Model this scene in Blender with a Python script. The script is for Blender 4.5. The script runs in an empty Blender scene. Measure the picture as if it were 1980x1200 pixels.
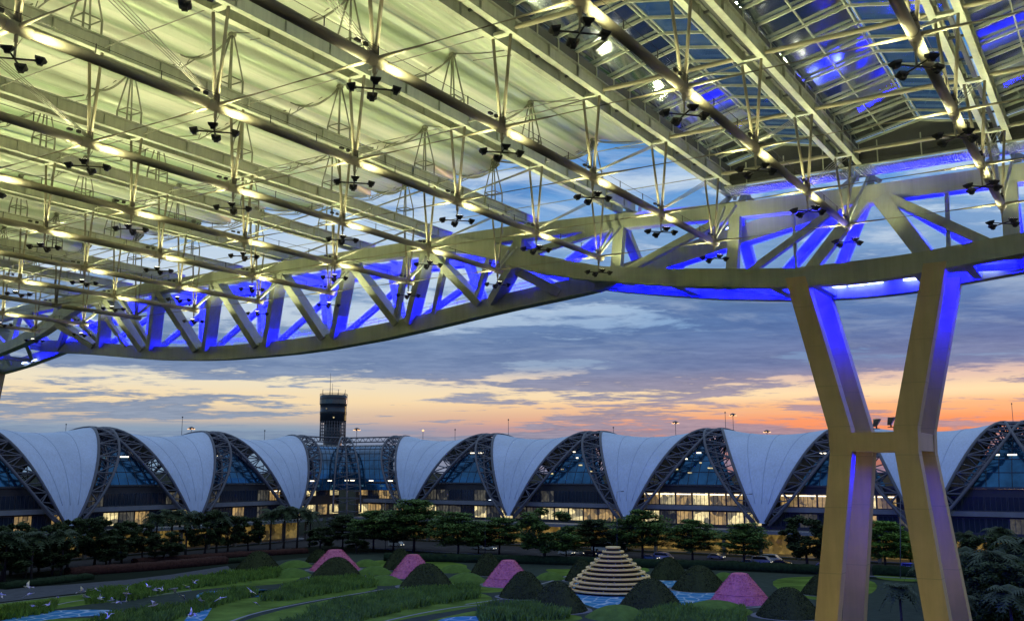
import bpy, math, random
from math import sin, cos, tan, radians, pi, sqrt
from mathutils import Vector, Matrix
R = random.Random(7)
C = bpy.context.scene.collection
SC = bpy.context.scene
# ------------------------------------------------------------------ camera
CAM_Z = 24.0
PITCH = math.atan(307/1874.0)
cam_d = bpy.data.cameras.new('camera'); cam = bpy.data.objects.new('camera', cam_d); C.objects.link(cam)
cam.location = (0, 0, CAM_Z); cam.rotation_euler = (pi/2+PITCH, 0, 0)
cam_d.sensor_width = 36; cam_d.lens = 36*1874/1980.0; cam_d.clip_start = 0.5; cam_d.clip_end = 9000
SC.camera = cam
SC.view_settings.view_transform = 'Standard'; SC.view_settings.look = 'None'
SC.view_settings.exposure = 0.0; SC.view_settings.gamma = 1.0
# ------------------------------------------------------------------ lamps' strengths, kept together
FLOOD_W, BLUE_W = 1330.0, 9000.0
FLOOD_COL = (0.98, 1.0, 0.54); BLUE_COL = (0.0, 0.0, 1.0)
# ------------------------------------------------------------------ dusk sky
world = bpy.data.worlds.new('World'); SC.world = world; world.use_nodes = True
def build_sky(w):
    nt = w.node_tree; N = nt.nodes; L = nt.links; N.clear()
    def nd(t, **k):
        n = N.new(t)
        for a, b in k.items(): setattr(n, a, b)
        return n
    def mth(op, a, b=None, c=None, clamp=False):
        n = nd('ShaderNodeMath', operation=op, use_clamp=clamp)
        for i, x in enumerate((a, b, c)):
            if x is None: continue
            if hasattr(x, 'is_output'): L.new(x, n.inputs[i])
            else: n.inputs[i].default_value = x
        return n.outputs[0]
    def mix(f, a, b, mode='MIX'):
        n = nd('ShaderNodeMix', data_type='RGBA', blend_type=mode)
        for s, x in ((n.inputs[0], f), (n.inputs[6], a), (n.inputs[7], b)):
            if hasattr(x, 'is_output'): L.new(x, s)
            else: s.default_value = x if not isinstance(x, tuple) else tuple(x)+(1,)
        return n.outputs[2]
    def ramp(f, stops, interp='EASE'):
        n = nd('ShaderNodeValToRGB'); cr = n.color_ramp; cr.interpolation = interp
        while len(cr.elements) < len(stops): cr.elements.new(0.5)
        for e, (p, c) in zip(cr.elements, stops):
            e.position = p; e.color = tuple(c)+(1,) if isinstance(c, tuple) else (c, c, c, 1)
        L.new(f, n.inputs[0]); return n.outputs[0]
    tc = nd('ShaderNodeTexCoord'); sep = nd('ShaderNodeSeparateXYZ'); L.new(tc.outputs['Generated'], sep.inputs[0])
    x, y, z = sep.outputs
    zc = mth('MAXIMUM', z, 0.0)
    # clear sky behind the clouds: warm near the horizon, blue above
    left = ramp(zc, [(0.0, (.20,.30,.42)), (.040, (.25,.34,.46)), (.050, (.62,.50,.40)), (.068, (.92,.72,.44)), (.088, (.86,.76,.56)), (.105, (.36,.46,.60)), (.135, (.50,.60,.72)), (.19, (.56,.67,.79)), (.25, (.46,.62,.82)), (.31, (.30,.50,.78)), (.40, (.16,.36,.70)), (.52, (.16,.36,.70)), (.62, (.36,.46,.60)), (1, (.36,.46,.60))])
    right = ramp(zc, [(0.0, (.42,.15,.12)), (.030, (.72,.24,.14)), (.045, (.98,.30,.12)), (.060, (.95,.46,.22)), (.074, (1.0,.74,.44)), (.090, (.76,.54,.45)), (.105, (.16,.26,.47)), (.14, (.08,.25,.55)), (.18, (.28,.46,.70)), (.205, (.52,.65,.79)), (.26, (.50,.65,.81)), (.31, (.26,.46,.76)), (.38, (.16,.34,.66)), (.52, (.16,.34,.66)), (.62, (.36,.46,.60)), (1, (.36,.46,.60))])
    # azimuth measure: x/y, growing to the right
    az = mth('DIVIDE', x, mth('MAXIMUM', y, 0.05))
    azf = ramp(mth('MULTIPLY_ADD', az, 0.9, 0.42, clamp=True), [(.22, 0.0), (.72, 1.0)], 'LINEAR')
    base = mix(azf, left, right)
    # the cloud deck, laid on a plane so that it foreshortens to the horizon
    zz = mth('ADD', zc, 0.055)
    u = mth('DIVIDE', x, zz); v = mth('DIVIDE', y, zz)
    cb = nd('ShaderNodeCombineXYZ'); L.new(u, cb.inputs[0]); L.new(v, cb.inputs[1])
    def noise(sx, sy, scale, det, rough, off=0.0, dist=0.0, lac=2.0):
        mp = nd('ShaderNodeMapping'); mp.inputs['Scale'].default_value = (sx, sy, 1); mp.inputs['Location'].default_value = (off, off*.7, off*.3)
        mp.inputs['Rotation'].default_value = (0, 0, .12)
        L.new(cb.outputs[0], mp.inputs[0])
        n = nd('ShaderNodeTexNoise'); n.inputs['Scale'].default_value = scale; n.inputs['Detail'].default_value = det
        n.inputs['Roughness'].default_value = rough; n.inputs['Distortion'].default_value = dist
        L.new(mp.outputs[0], n.inputs['Vector']); return n.outputs['Fac']
    n1 = noise(.50, .62, .75, 10, .60, 3.1, .5)
    n2 = noise(.85, 1.15, 1.9, 9, .62, 11.0, .3)
    n3 = noise(1, 1.25, 6.0, 6, .62, 5.0)
    band = ramp(zc, [(0, .62), (.030, .60), (.045, .45), (.065, .40), (.085, .40), (.102, .60), (.13, .90), (.17, .80), (.205, .46), (.27, .40), (.36, .62), (.5, .5), (.62, -1.0), (1, -1.0)])
    cov = mth('ADD', mth('MULTIPLY_ADD', n1, 2.0, -1.0), mth('MULTIPLY_ADD', n2, 1.5, -.75))
    cov = mth('ADD', cov, mth('MULTIPLY_ADD', n3, .5, -.25))
    cov = mth('ADD', cov, band)
    thin = ramp(zc, [(.115, 0.0), (.145, .48), (.19, .40), (.23, 0.0)])
    cov = mth('SUBTRACT', cov, mth('MULTIPLY', thin, mth('SUBTRACT', 1.0, azf)))
    cloud = ramp(cov, [(.38, 0.0), (.60, 1.0)])
    ccl = ramp(zc, [(0, (.17,.25,.36)), (.05, (.22,.27,.37)), (.1, (.17,.23,.37)), (.15, (.14,.22,.38)), (.22, (.20,.34,.56)), (.3, (.07,.24,.55)), (1, (.2,.35,.6))])
    ccr = ramp(zc, [(0, (.30,.19,.25)), (.05, (.38,.24,.28)), (.08, (.27,.22,.31)), (.105, (.13,.17,.33)), (.15, (.065,.14,.33)), (.22, (.16,.30,.52)), (.3, (.07,.25,.56)), (1, (.2,.35,.6))])
    ccol = mix(azf, ccl, ccr)
    shade = ramp(mth('ADD', mth('MULTIPLY', n2, .6), mth('MULTIPLY', n3, .4)), [(.3, (.62,.76,.92)), (.7, (1.30,1.32,1.30))])
    ccol = mix(1.0, ccol, shade, 'MULTIPLY')
    col = mix(mth('MULTIPLY', cloud, .93), base, ccol)
    # thin bright wisps higher up
    n4 = noise(.7, 1.0, 2.3, 10, .66, 21.0, .5)
    wf = mth('MULTIPLY', ramp(n4, [(.47, 0.0), (.68, .9)]), ramp(zc, [(.09, .05), (.15, .22), (.20, .75), (.3, 1.0), (.5, .9), (.6, .0), (1, .0)]))
    col = mix(wf, col, (.62, .73, .84))
    sky = nd('ShaderNodeTexSky'); sky.sky_type = 'NISHITA'; sky.sun_disc = False
    sky.sun_elevation = radians(1.0); sky.sun_rotation = radians(28); sky.altitude = 20; sky.dust_density = 2
    col = mix(0.004, col, sky.outputs[0], 'ADD')
    below = mth('LESS_THAN', z, -0.004)
    col = mix(below, col, (.05, .06, .08))
    bg = nd('ShaderNodeBackground'); L.new(col, bg.inputs[0]); bg.inputs[1].default_value = 1.0
    out = nd('ShaderNodeOutputWorld'); L.new(bg.outputs[0], out.inputs[0])
build_sky(world)
sun_d = bpy.data.lights.new('sun', 'SUN'); sun_d.energy = 0.25; sun_d.angle = radians(8); sun_d.color = (1, .62, .38)
sun = bpy.data.objects.new('sun', sun_d); C.objects.link(sun)
sun.rotation_euler = Vector((-sin(radians(28)), -cos(radians(28)), -tan(radians(3)))).to_track_quat('-Z', 'Y').to_euler()
# ------------------------------------------------------------------ frames of reference
AZ = radians(32.5)
UA = Vector((sin(AZ), cos(AZ), 0)); VB = Vector((cos(AZ), -sin(AZ), 0)); ZZ = Vector((0, 0, 1))
def W(u, v, z): return UA*u + VB*v + Vector((0, 0, z+CAM_Z))      # u out along the trusses, v along the hall, z above the eye
_c, _s = cos(PITCH), sin(PITCH)
def ray(px, py):
    x = (px-990)/1874.0; y = (600-py)/1874.0
    return Vector((x, _c-_s*y, _s+_c*y))
def gp(px, py, z=0.0):                                            # where a sight line meets the ground
    r = ray(px, py); t = (z-CAM_Z)/r.z
    return Vector((r.x*t, r.y*t, z))
def at(px, py, Y):
    r = ray(px, py); t = Y/r.y
    return Vector((r.x*t, Y, CAM_Z+r.z*t))
def onU(px, py, U):
    r = ray(px, py); return r*(U/r.dot(UA)) + Vector((0, 0, CAM_Z))
# ------------------------------------------------------------------ materials
MATS = {}
def mat(name, col, rough=.5, metal=0.0, spec=.5, noise=None, bump=0.0, bscale=8, emit=None, estr=0.0, trans=0.0):
    m = bpy.data.materials.new(name); m.use_nodes = True; nt = m.node_tree; b = nt.nodes['Principled BSDF']
    b.inputs['Base Color'].default_value = (*col, 1); b.inputs['Roughness'].default_value = rough
    b.inputs['Metallic'].default_value = metal; b.inputs['Specular IOR Level'].default_value = spec
    tc = nt.nodes.new('ShaderNodeTexCoord')
    if noise:
        amt, sc = noise
        n = nt.nodes.new('ShaderNodeTexNoise'); n.inputs['Scale'].default_value = sc; n.inputs['Detail'].default_value = 6; n.inputs['Roughness'].default_value = .6
        nt.links.new(tc.outputs['Object'], n.inputs['Vector'])
        r = nt.nodes.new('ShaderNodeValToRGB'); r.color_ramp.elements[0].position = .3; r.color_ramp.elements[1].position = .7
        lo = tuple(max(0, c*(1-amt)) for c in col); hi = tuple(min(1, c*(1+amt)) for c in col)
        r.color_ramp.elements[0].color = (*lo, 1); r.color_ramp.elements[1].color = (*hi, 1)
        nt.links.new(n.outputs['Fac'], r.inputs[0]); nt.links.new(r.outputs[0], b.inputs['Base Color'])
    if bump:
        n2 = nt.nodes.new('ShaderNodeTexNoise'); n2.inputs['Scale'].default_value = bscale; n2.inputs['Detail'].default_value = 5
        nt.links.new(tc.outputs['Object'], n2.inputs['Vector'])
        bp = nt.nodes.new('ShaderNodeBump'); bp.inputs['Strength'].default_value = bump
        nt.links.new(n2.outputs['Fac'], bp.inputs['Height']); nt.links.new(bp.outputs[0], b.inputs['Normal'])
    if emit:
        b.inputs['Emission Color'].default_value = (*emit, 1); b.inputs['Emission Strength'].default_value = estr
    MATS[name] = m; return m
mat('roof_steel', (.50,.51,.40), .45, noise=(.10, .9), bump=.05)
mat('roof_steel_dark', (.30,.30,.25), .5, noise=(.2, .6))
mat('tube_steel', (.32,.28,.19), .60, noise=(.12, .7))
mat('rod_steel', (.34,.33,.26), .4)
mat('mast_paint', (.25,.25,.18), .5)
mat('chord_paint', (.41,.43,.31), .5, noise=(.10, .35), bump=.04, bscale=2)
mat('pylon_paint', (.58,.44,.21), .55, noise=(.09, .5), bump=.05, bscale=3)
mat('lamp_body', (.035,.028,.02), .5, noise=(.3, 8))
mat('lamp_glass', (.9,.9,.7), .3, emit=(1,.95,.65), estr=9)
mat('blue_tube', (.6,.7,1), .3, emit=(.35,.45,1), estr=14)
mat('cream_panel', (.62,.63,.56), .5, noise=(.08, .6))
mat('fascia', (.075,.075,.07), .5, noise=(.2, .5))
mat('deck_blue', (.35,.37,.42), .45)
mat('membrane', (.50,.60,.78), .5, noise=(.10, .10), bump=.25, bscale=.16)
mat('arch_steel', (.085,.09,.115), .45, noise=(.15, .3))
mat('concourse_glass', (.020,.10,.21), .14, metal=.7, noise=(.5,.18))
mat('mullion', (.035,.045,.06), .5)
mat('wall_dark', (.025,.025,.03), .5, noise=(.3, .3))
mat('slab', (.16,.17,.19), .6, noise=(.15, .4))
mat('slab_light', (.30,.31,.33), .6, noise=(.1, .4))
mat('window_dark', (.015,.025,.045), .12, spec=.8)
mat('window_dim', (.05,.06,.07), .15, emit=(.42,.38,.26), estr=.12)
mat('window_lit', (.3,.25,.15), .3, emit=(1,.62,.2), estr=.27)
mat('window_bright', (.3,.28,.2), .3, emit=(1,.80,.36), estr=.62)
mat('lamp_white', (1,1,1), .3, emit=(1,.88,.62), estr=2.2)
mat('seam', (.36,.44,.58), .6)
mat('arcade_wall', (.45,.35,.15), .6, emit=(1,.66,.16), estr=.10, noise=(.4, .25))  # arcade lamplight put into the wall itself as a warm glow
mat('column', (.12,.11,.10), .6)
mat('tower_dark', (.02,.03,.045), .35, noise=(.3, .1))
mat('tower_glass', (.03,.08,.13), .12, metal=.5)
mat('mast_steel', (.10,.10,.12), .5)
mat('lamp_orange', (1,.5,.2), .4, emit=(1,.55,.25), estr=1.6)
mat('grass', (.105,.170,.028), .95, spec=.03, noise=(.42, .16), bump=.3, bscale=3)
mat('grass_far', (.030,.06,.016), .9, spec=.1, noise=(.3, .1))
mat('tuft_leaf', (.17,.27,.04), 1.0, spec=.0, noise=(.4, .5))
mat('topiary', (.040,.050,.016), .9, spec=.1, noise=(.35, 3.0), bump=.6, bscale=6)
mat('mound_grass', (.085,.15,.025), .9, spec=.1, noise=(.25, .8), bump=.3, bscale=4)
mat('pink_paint', (.56,.17,.24), .95, spec=.05, noise=(.22, 2.2), bump=.2, bscale=3)
mat('gold_ring', (.92,.62,.20), .5, noise=(.12, 1.5))
mat('gold_core', (.03,.03,.02), .7)
mat('path', (.085,.09,.10), 1.0, spec=.03, noise=(.2, .6))
mat('kerb', (.26,.27,.26), 1.0, spec=.03, noise=(.1, 1))
mat('plaza', (.17,.18,.19), 1.0, spec=.03, noise=(.2, .8))
mat('paving', (.045,.06,.045), 1.0, spec=.03, noise=(.2, .5))
mat('ground', (.016,.022,.014), 1.0, spec=.03, noise=(.3, .05))
mat('asphalt', (.055,.055,.06), 1.0, spec=.03, noise=(.2, .3))
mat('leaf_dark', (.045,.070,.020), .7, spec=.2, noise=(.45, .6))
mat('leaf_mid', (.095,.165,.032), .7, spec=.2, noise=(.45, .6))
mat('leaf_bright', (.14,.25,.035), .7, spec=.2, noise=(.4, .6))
mat('palm_leaf', (.040,.062,.022), .6, spec=.25, noise=(.4, .6))
mat('bark', (.045,.035,.025), .9, noise=(.3, 2))
mat('hedge_green', (.016,.030,.012), .95, spec=.1, noise=(.5, 1.5), bump=.8, bscale=3)
mat('hedge_red', (.050,.022,.016), .95, spec=.1, noise=(.5, 1.5), bump=.8, bscale=3)
mat('planter', (.20,.21,.21), .8, noise=(.15, 1.5))
mat('bird_white', (.85,.85,.8), .7)
mat('car_white', (.42,.45,.48), .25, spec=.6); mat('car_silver', (.35,.38,.42), .25, metal=.4)
mat('car_black', (.02,.02,.025), .2, spec=.6); mat('car_blue', (.13,.20,.26), .3, spec=.6)
mat('car_glass', (.01,.015,.02), .35, spec=.3); mat('tyre', (.012,.012,.012), .8); mat('rim', (.4,.4,.42), .3, metal=.8)
mat('headlamp', (1,1,.9), .2, emit=(1,.9,.65), estr=2)
mat('sky_lamp', (.9,.95,1), .3, emit=(.8,.9,1), estr=6)

def streaks(name, amt):
    # rain streaks and grime running down the paint, with plate-to-plate differences
    m = MATS[name]; nt = m.node_tree; b = nt.nodes['Principled BSDF']; L = nt.links
    old = b.inputs['Base Color'].links[0].from_socket
    tc = nt.nodes.new('ShaderNodeTexCoord'); mp = nt.nodes.new('ShaderNodeMapping'); mp.inputs['Scale'].default_value = (2.2, 2.2, .10); L.new(tc.outputs['Object'], mp.inputs[0])
    n = nt.nodes.new('ShaderNodeTexNoise'); n.inputs['Scale'].default_value = 1.0; n.inputs['Detail'].default_value = 7; n.inputs['Roughness'].default_value = .65; L.new(mp.outputs[0], n.inputs['Vector'])
    r = nt.nodes.new('ShaderNodeValToRGB'); e = r.color_ramp.elements; e[0].position = .35; e[0].color = (1-amt, 1-amt, 1-amt*1.1, 1); e[1].position = .6; e[1].color = (1, 1, 1, 1); L.new(n.outputs['Fac'], r.inputs[0])
    mx = nt.nodes.new('ShaderNodeMix'); mx.data_type = 'RGBA'; mx.blend_type = 'MULTIPLY'; mx.inputs[0].default_value = 1; L.new(old, mx.inputs[6]); L.new(r.outputs[0], mx.inputs[7]); L.new(mx.outputs[2], b.inputs['Base Color'])
streaks('pylon_paint', .12); streaks('chord_paint', .16); streaks('membrane', .16); streaks('roof_steel', .2)
mat('weld_seam', (.44,.35,.17), .7)
def lit_room(name):
    m = MATS[name]; nt = m.node_tree; b = nt.nodes['Principled BSDF']; L = nt.links; s = b.inputs['Emission Strength'].default_value
    tc = nt.nodes.new('ShaderNodeTexCoord'); mp = nt.nodes.new('ShaderNodeMapping'); mp.inputs['Scale'].default_value = (1, 1, .8); L.new(tc.outputs['Object'], mp.inputs[0])
    v = nt.nodes.new('ShaderNodeTexVoronoi'); v.inputs['Scale'].default_value = .55; L.new(mp.outputs[0], v.inputs['Vector'])
    n = nt.nodes.new('ShaderNodeTexNoise'); n.inputs['Scale'].default_value = 1.6; n.inputs['Detail'].default_value = 4; L.new(mp.outputs[0], n.inputs['Vector'])
    se = nt.nodes.new('ShaderNodeSeparateColor'); L.new(v.outputs['Color'], se.inputs[0])
    a = nt.nodes.new('ShaderNodeMath'); a.operation = 'MULTIPLY'; L.new(se.outputs[0], a.inputs[0]); L.new(n.outputs['Fac'], a.inputs[1])
    r = nt.nodes.new('ShaderNodeMapRange'); r.inputs[1].default_value = .05; r.inputs[2].default_value = .5; r.inputs[3].default_value = s*.18; r.inputs[4].default_value = s*1.9
    L.new(a.outputs[0], r.inputs[0]); L.new(r.outputs[0], b.inputs['Emission Strength'])
for q in ('window_lit', 'window_bright', 'window_dim', 'arcade_wall'): lit_room(q)
def shell_material():
    m = mat('shell_skin', (.80,.82,.72), .40, metal=.35, spec=.4); nt = m.node_tree; b = nt.nodes['Principled BSDF']; L = nt.links
    g = nt.nodes.new('ShaderNodeNewGeometry')
    def dot(vec):
        d = nt.nodes.new('ShaderNodeVectorMath'); d.operation = 'DOT_PRODUCT'; d.inputs[1].default_value = vec
        L.new(g.outputs['Position'], d.inputs[0]); return d.outputs['Value']
    cb = nt.nodes.new('ShaderNodeCombineXYZ'); v = dot(tuple(VB)); u = dot(tuple(UA))
    mu = nt.nodes.new('ShaderNodeMath'); mu.operation = 'MULTIPLY'; mu.inputs[1].default_value = .010; L.new(u, mu.inputs[0])
    L.new(v, cb.inputs[0]); L.new(mu.outputs[0], cb.inputs[1])
    n = nt.nodes.new('ShaderNodeTexNoise'); n.inputs['Scale'].default_value = 1.3; n.inputs['Detail'].default_value = 2.5; n.inputs['Roughness'].default_value = .5
    L.new(cb.outputs[0], n.inputs['Vector'])
    bp = nt.nodes.new('ShaderNodeBump'); bp.inputs['Strength'].default_value = .9; bp.inputs['Distance'].default_value = .5
    L.new(n.outputs['Fac'], bp.inputs['Height']); L.new(bp.outputs[0], b.inputs['Normal'])
    # long soft tone streaks along the sheeting, dull green to pale cream
    n2 = nt.nodes.new('ShaderNodeTexNoise'); n2.inputs['Scale'].default_value = .7; n2.inputs['Detail'].default_value = 3
    L.new(cb.outputs[0], n2.inputs['Vector'])
    r = nt.nodes.new('ShaderNodeValToRGB'); r.color_ramp.elements[0].position = .32; r.color_ramp.elements[1].position = .66
    r.color_ramp.elements[0].color = (.46,.58,.36,1); r.color_ramp.elements[1].color = (.90,.88,.76,1)
    L.new(n2.outputs['Fac'], r.inputs[0]); L.new(r.outputs[0], b.inputs['Base Color'])
shell_material()

def roof_glass():
    m = bpy.data.materials.new('roof_glass'); m.use_nodes = True; nt = m.node_tree; N = nt.nodes; L = nt.links; N.clear()
    o = N.new('ShaderNodeOutputMaterial'); t = N.new('ShaderNodeBsdfTransparent'); t.inputs[0].default_value = (.09,.15,.19,1)
    g = N.new('ShaderNodeBsdfGlossy'); g.inputs['Roughness'].default_value = .10; g.inputs[0].default_value = (.85,.92,1,1)
    fr = N.new('ShaderNodeFresnel'); fr.inputs[0].default_value = 1.5
    mx = N.new('ShaderNodeMixShader'); L.new(fr.outputs[0], mx.inputs[0]); L.new(t.outputs[0], mx.inputs[1]); L.new(g.outputs[0], mx.inputs[2])
    tc = N.new('ShaderNodeTexCoord'); n = N.new('ShaderNodeTexNoise'); n.inputs['Scale'].default_value = .5; L.new(tc.outputs['Object'], n.inputs['Vector'])
    bp = N.new('ShaderNodeBump'); bp.inputs['Strength'].default_value = .12; L.new(n.outputs['Fac'], bp.inputs['Height']); L.new(bp.outputs[0], g.inputs['Normal'])
    L.new(mx.outputs[0], o.inputs[0]); MATS['roof_glass'] = m
roof_glass()

def pool_tiles():
    m = mat('pool_tiles', (.08,.22,.34), .9, spec=.06); nt = m.node_tree; b = nt.nodes['Principled BSDF']; L = nt.links
    tc = nt.nodes.new('ShaderNodeTexCoord')
    mp = nt.nodes.new('ShaderNodeMapping'); mp.inputs['Scale'].default_value = (.42, .30, 1); mp.inputs['Rotation'].default_value = (0, 0, .5); L.new(tc.outputs['Object'], mp.inputs[0])
    w = nt.nodes.new('ShaderNodeTexVoronoi'); w.feature = 'DISTANCE_TO_EDGE'; w.inputs['Scale'].default_value = 1.0; w.inputs['Randomness'].default_value = .55
    L.new(mp.outputs[0], w.inputs['Vector'])
    r = nt.nodes.new('ShaderNodeValToRGB'); e = r.color_ramp.elements; e[0].position = .03; e[0].color = (.33,.45,.52,1); e[1].position = .08; e[1].color = (.045,.20,.36,1)
    L.new(w.outputs['Distance'], r.inputs[0]); L.new(r.outputs[0], b.inputs['Base Color'])
pool_tiles()
# ------------------------------------------------------------------ mesh building
class MB:
    def __init__(s): s.v = []; s.f = []; s.sm = []
    def face(s, idx, smooth=False): s.f.append(tuple(idx)); s.sm.append(smooth)
    def box(s, p0, p1, w, h, up=ZZ, dz=0.0):
        """bar from p0 to p1: w across, h along up"""
        p0 = Vector(p0); p1 = Vector(p1); d = (p1-p0).normalized(); side = d.cross(up)
        if side.length < 1e-5: side = d.cross(Vector((1, 0, 0)))
        side.normalize(); u = side.cross(d).normalized(); b = len(s.v)
        for p in (p0, p1):
            for a, c in ((-1, -1), (1, -1), (1, 1), (-1, 1)): s.v.append(p + side*(a*w/2) + u*(c*h/2+dz))
        for q in ((0,1,2,3), (7,6,5,4), (0,4,5,1), (1,5,6,2), (2,6,7,3), (3,7,4,0)): s.face([b+i for i in q])
        return s
    def tube(s, p0, p1, r0, r1=None, n=8, cap=True):
        p0 = Vector(p0); p1 = Vector(p1); r1 = r0 if r1 is None else r1
        d = (p1-p0).normalized(); a = d.cross(ZZ)
        if a.length < 1e-4: a = d.cross(Vector((1, 0, 0)))
        a.normalize(); c = d.cross(a); b = len(s.v)
        for p, r in ((p0, r0), (p1, r1)):
            for i in range(n): t = 2*pi*i/n; s.v.append(p + a*(r*cos(t)) + c*(r*sin(t)))
        for i in range(n): j = (i+1) % n; s.face((b+i, b+j, b+n+j, b+n+i), True)
        if cap: s.face([b+i for i in range(n)][::-1]); s.face([b+n+i for i in range(n)])
        return s
    def path(s, pts, r, n=8):
        """a tube through several points"""
        m = len(pts); rs = r if isinstance(r, (list, tuple)) else [r]*m; b = len(s.v)
        for k, p in enumerate(pts):
            d = (pts[min(k+1, m-1)]-pts[max(k-1, 0)]).normalized(); a = d.cross(ZZ)
            if a.length < 1e-3: a = d.cross(Vector((0, 1, 0)))
            a.normalize(); c = d.cross(a)
            for i in range(n): t = 2*pi*i/n; s.v.append(p + a*(rs[k]*cos(t)) + c*(rs[k]*sin(t)))
        for k in range(m-1):
            for i in range(n): j = (i+1) % n; s.face((b+k*n+i, b+k*n+j, b+(k+1)*n+j, b+(k+1)*n+i), True)
        s.face([b+i for i in range(n)][::-1]); s.face([b+(m-1)*n+i for i in range(n)])
        return s
    def loft(s, secs, smooth=False, cap=True):
        """closed sections of equal length joined in order"""
        b = len(s.v); n = len(secs[0])
        for q in secs: s.v.extend(Vector(p) for p in q)
        for k in range(len(secs)-1):
            for i in range(n): j = (i+1) % n; s.face((b+k*n+i, b+k*n+j, b+(k+1)*n+j, b+(k+1)*n+i), smooth)
        if cap: s.face([b+i for i in range(n)][::-1]); s.face([b+(len(secs)-1)*n+i for i in range(n)])
        return s
    def grid(s, rows, smooth=True):
        b = len(s.v); n = len(rows[0])
        for q in rows: s.v.extend(Vector(p) for p in q)
        for k in range(len(rows)-1):
            for i in range(n-1): s.face((b+k*n+i, b+k*n+i+1, b+(k+1)*n+i+1, b+(k+1)*n+i), smooth)
        return s
    def poly(s, pts):
        b = len(s.v); s.v.extend(Vector(p) for p in pts); s.face(range(b, b+len(pts))); return s
    def prism(s, pts, h):
        b = len(s.v); n = len(pts); s.v.extend(Vector(p) for p in pts); s.v.extend(Vector(p)+ZZ*h for p in pts)
        s.face([b+i for i in range(n)][::-1]); s.face([b+n+i for i in range(n)])
        for i in range(n): j = (i+1) % n; s.face((b+i, b+j, b+n+j, b+n+i))
        return s
    def lathe(s, prof, c=Vector((0, 0, 0)), n=24, smooth=True, cap=True):
        b = len(s.v)
        for r, z in prof:
            for i in range(n): t = 2*pi*i/n; s.v.append(Vector((c[0]+r*cos(t), c[1]+r*sin(t), c[2]+z)))
        m = len(prof)
        for k in range(m-1):
            for i in range(n): j = (i+1) % n; s.face((b+k*n+i, b+k*n+j, b+(k+1)*n+j, b+(k+1)*n+i), smooth)
        if cap: s.face([b+i for i in range(n)][::-1]); s.face([b+(m-1)*n+i for i in range(n)])
        return s
    def build(s, name, m, parent=None, origin=None):
        off = Vector((0, 0, 0)) if origin is None else Vector(origin)
        if origin is None and parent is not None: off = Vector(parent.get('_o', (0, 0, 0)))
        me = bpy.data.meshes.new(name)
        me.from_pydata([tuple(p-off) for p in s.v], [], s.f); me.polygons.foreach_set('use_smooth', s.sm)
        me.materials.append(MATS[m]); me.update()
        o = bpy.data.objects.new(name, me); C.objects.link(o)
        if parent is not None: o.parent = parent; o['_o'] = tuple(off)
        elif origin is not None: o.location = off
        return o
def tag(o, label=None, cat=None, group=None, kind=None):
    if label: o['label'] = label
    if cat: o['category'] = cat
    if group: o['group'] = group
    if kind: o['kind'] = kind
    return o
def thing(name, label, cat, loc=(0, 0, 0), rz=0, group=None):
    """an Empty at the thing's base; part meshes given in world coordinates are shifted to it when rz is 0"""
    o = bpy.data.objects.new(name, None); C.objects.link(o); o.location = loc; o.rotation_euler = (0, 0, rz)
    o.empty_display_size = .3; o['_o'] = tuple(loc)
    return tag(o, label, cat, group)
def copy_tree(src, loc=None, label=None, parent=None, rz=None, scale=None):
    c = src.copy(); C.objects.link(c)
    if parent is not None: c.parent = parent
    if loc is not None: c.location = loc
    if rz is not None: c.rotation_euler = (0, 0, rz)
    if scale is not None: c.scale = scale
    if label: c['label'] = label
    for ch in list(src.children): copy_tree(ch, parent=c)
    return c
ORD = ['first', 'second', 'third', 'fourth', 'fifth', 'sixth', 'seventh', 'eighth', 'ninth', 'tenth', 'eleventh', 'twelfth', 'thirteenth', 'fourteenth']
def lerp(tab, x):
    if x <= tab[0][0]: return tab[0][1]
    for (a, p), (b, q) in zip(tab, tab[1:]):
        if x <= b: return p+(q-p)*(x-a)/(b-a)
    return tab[-1][1]
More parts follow.
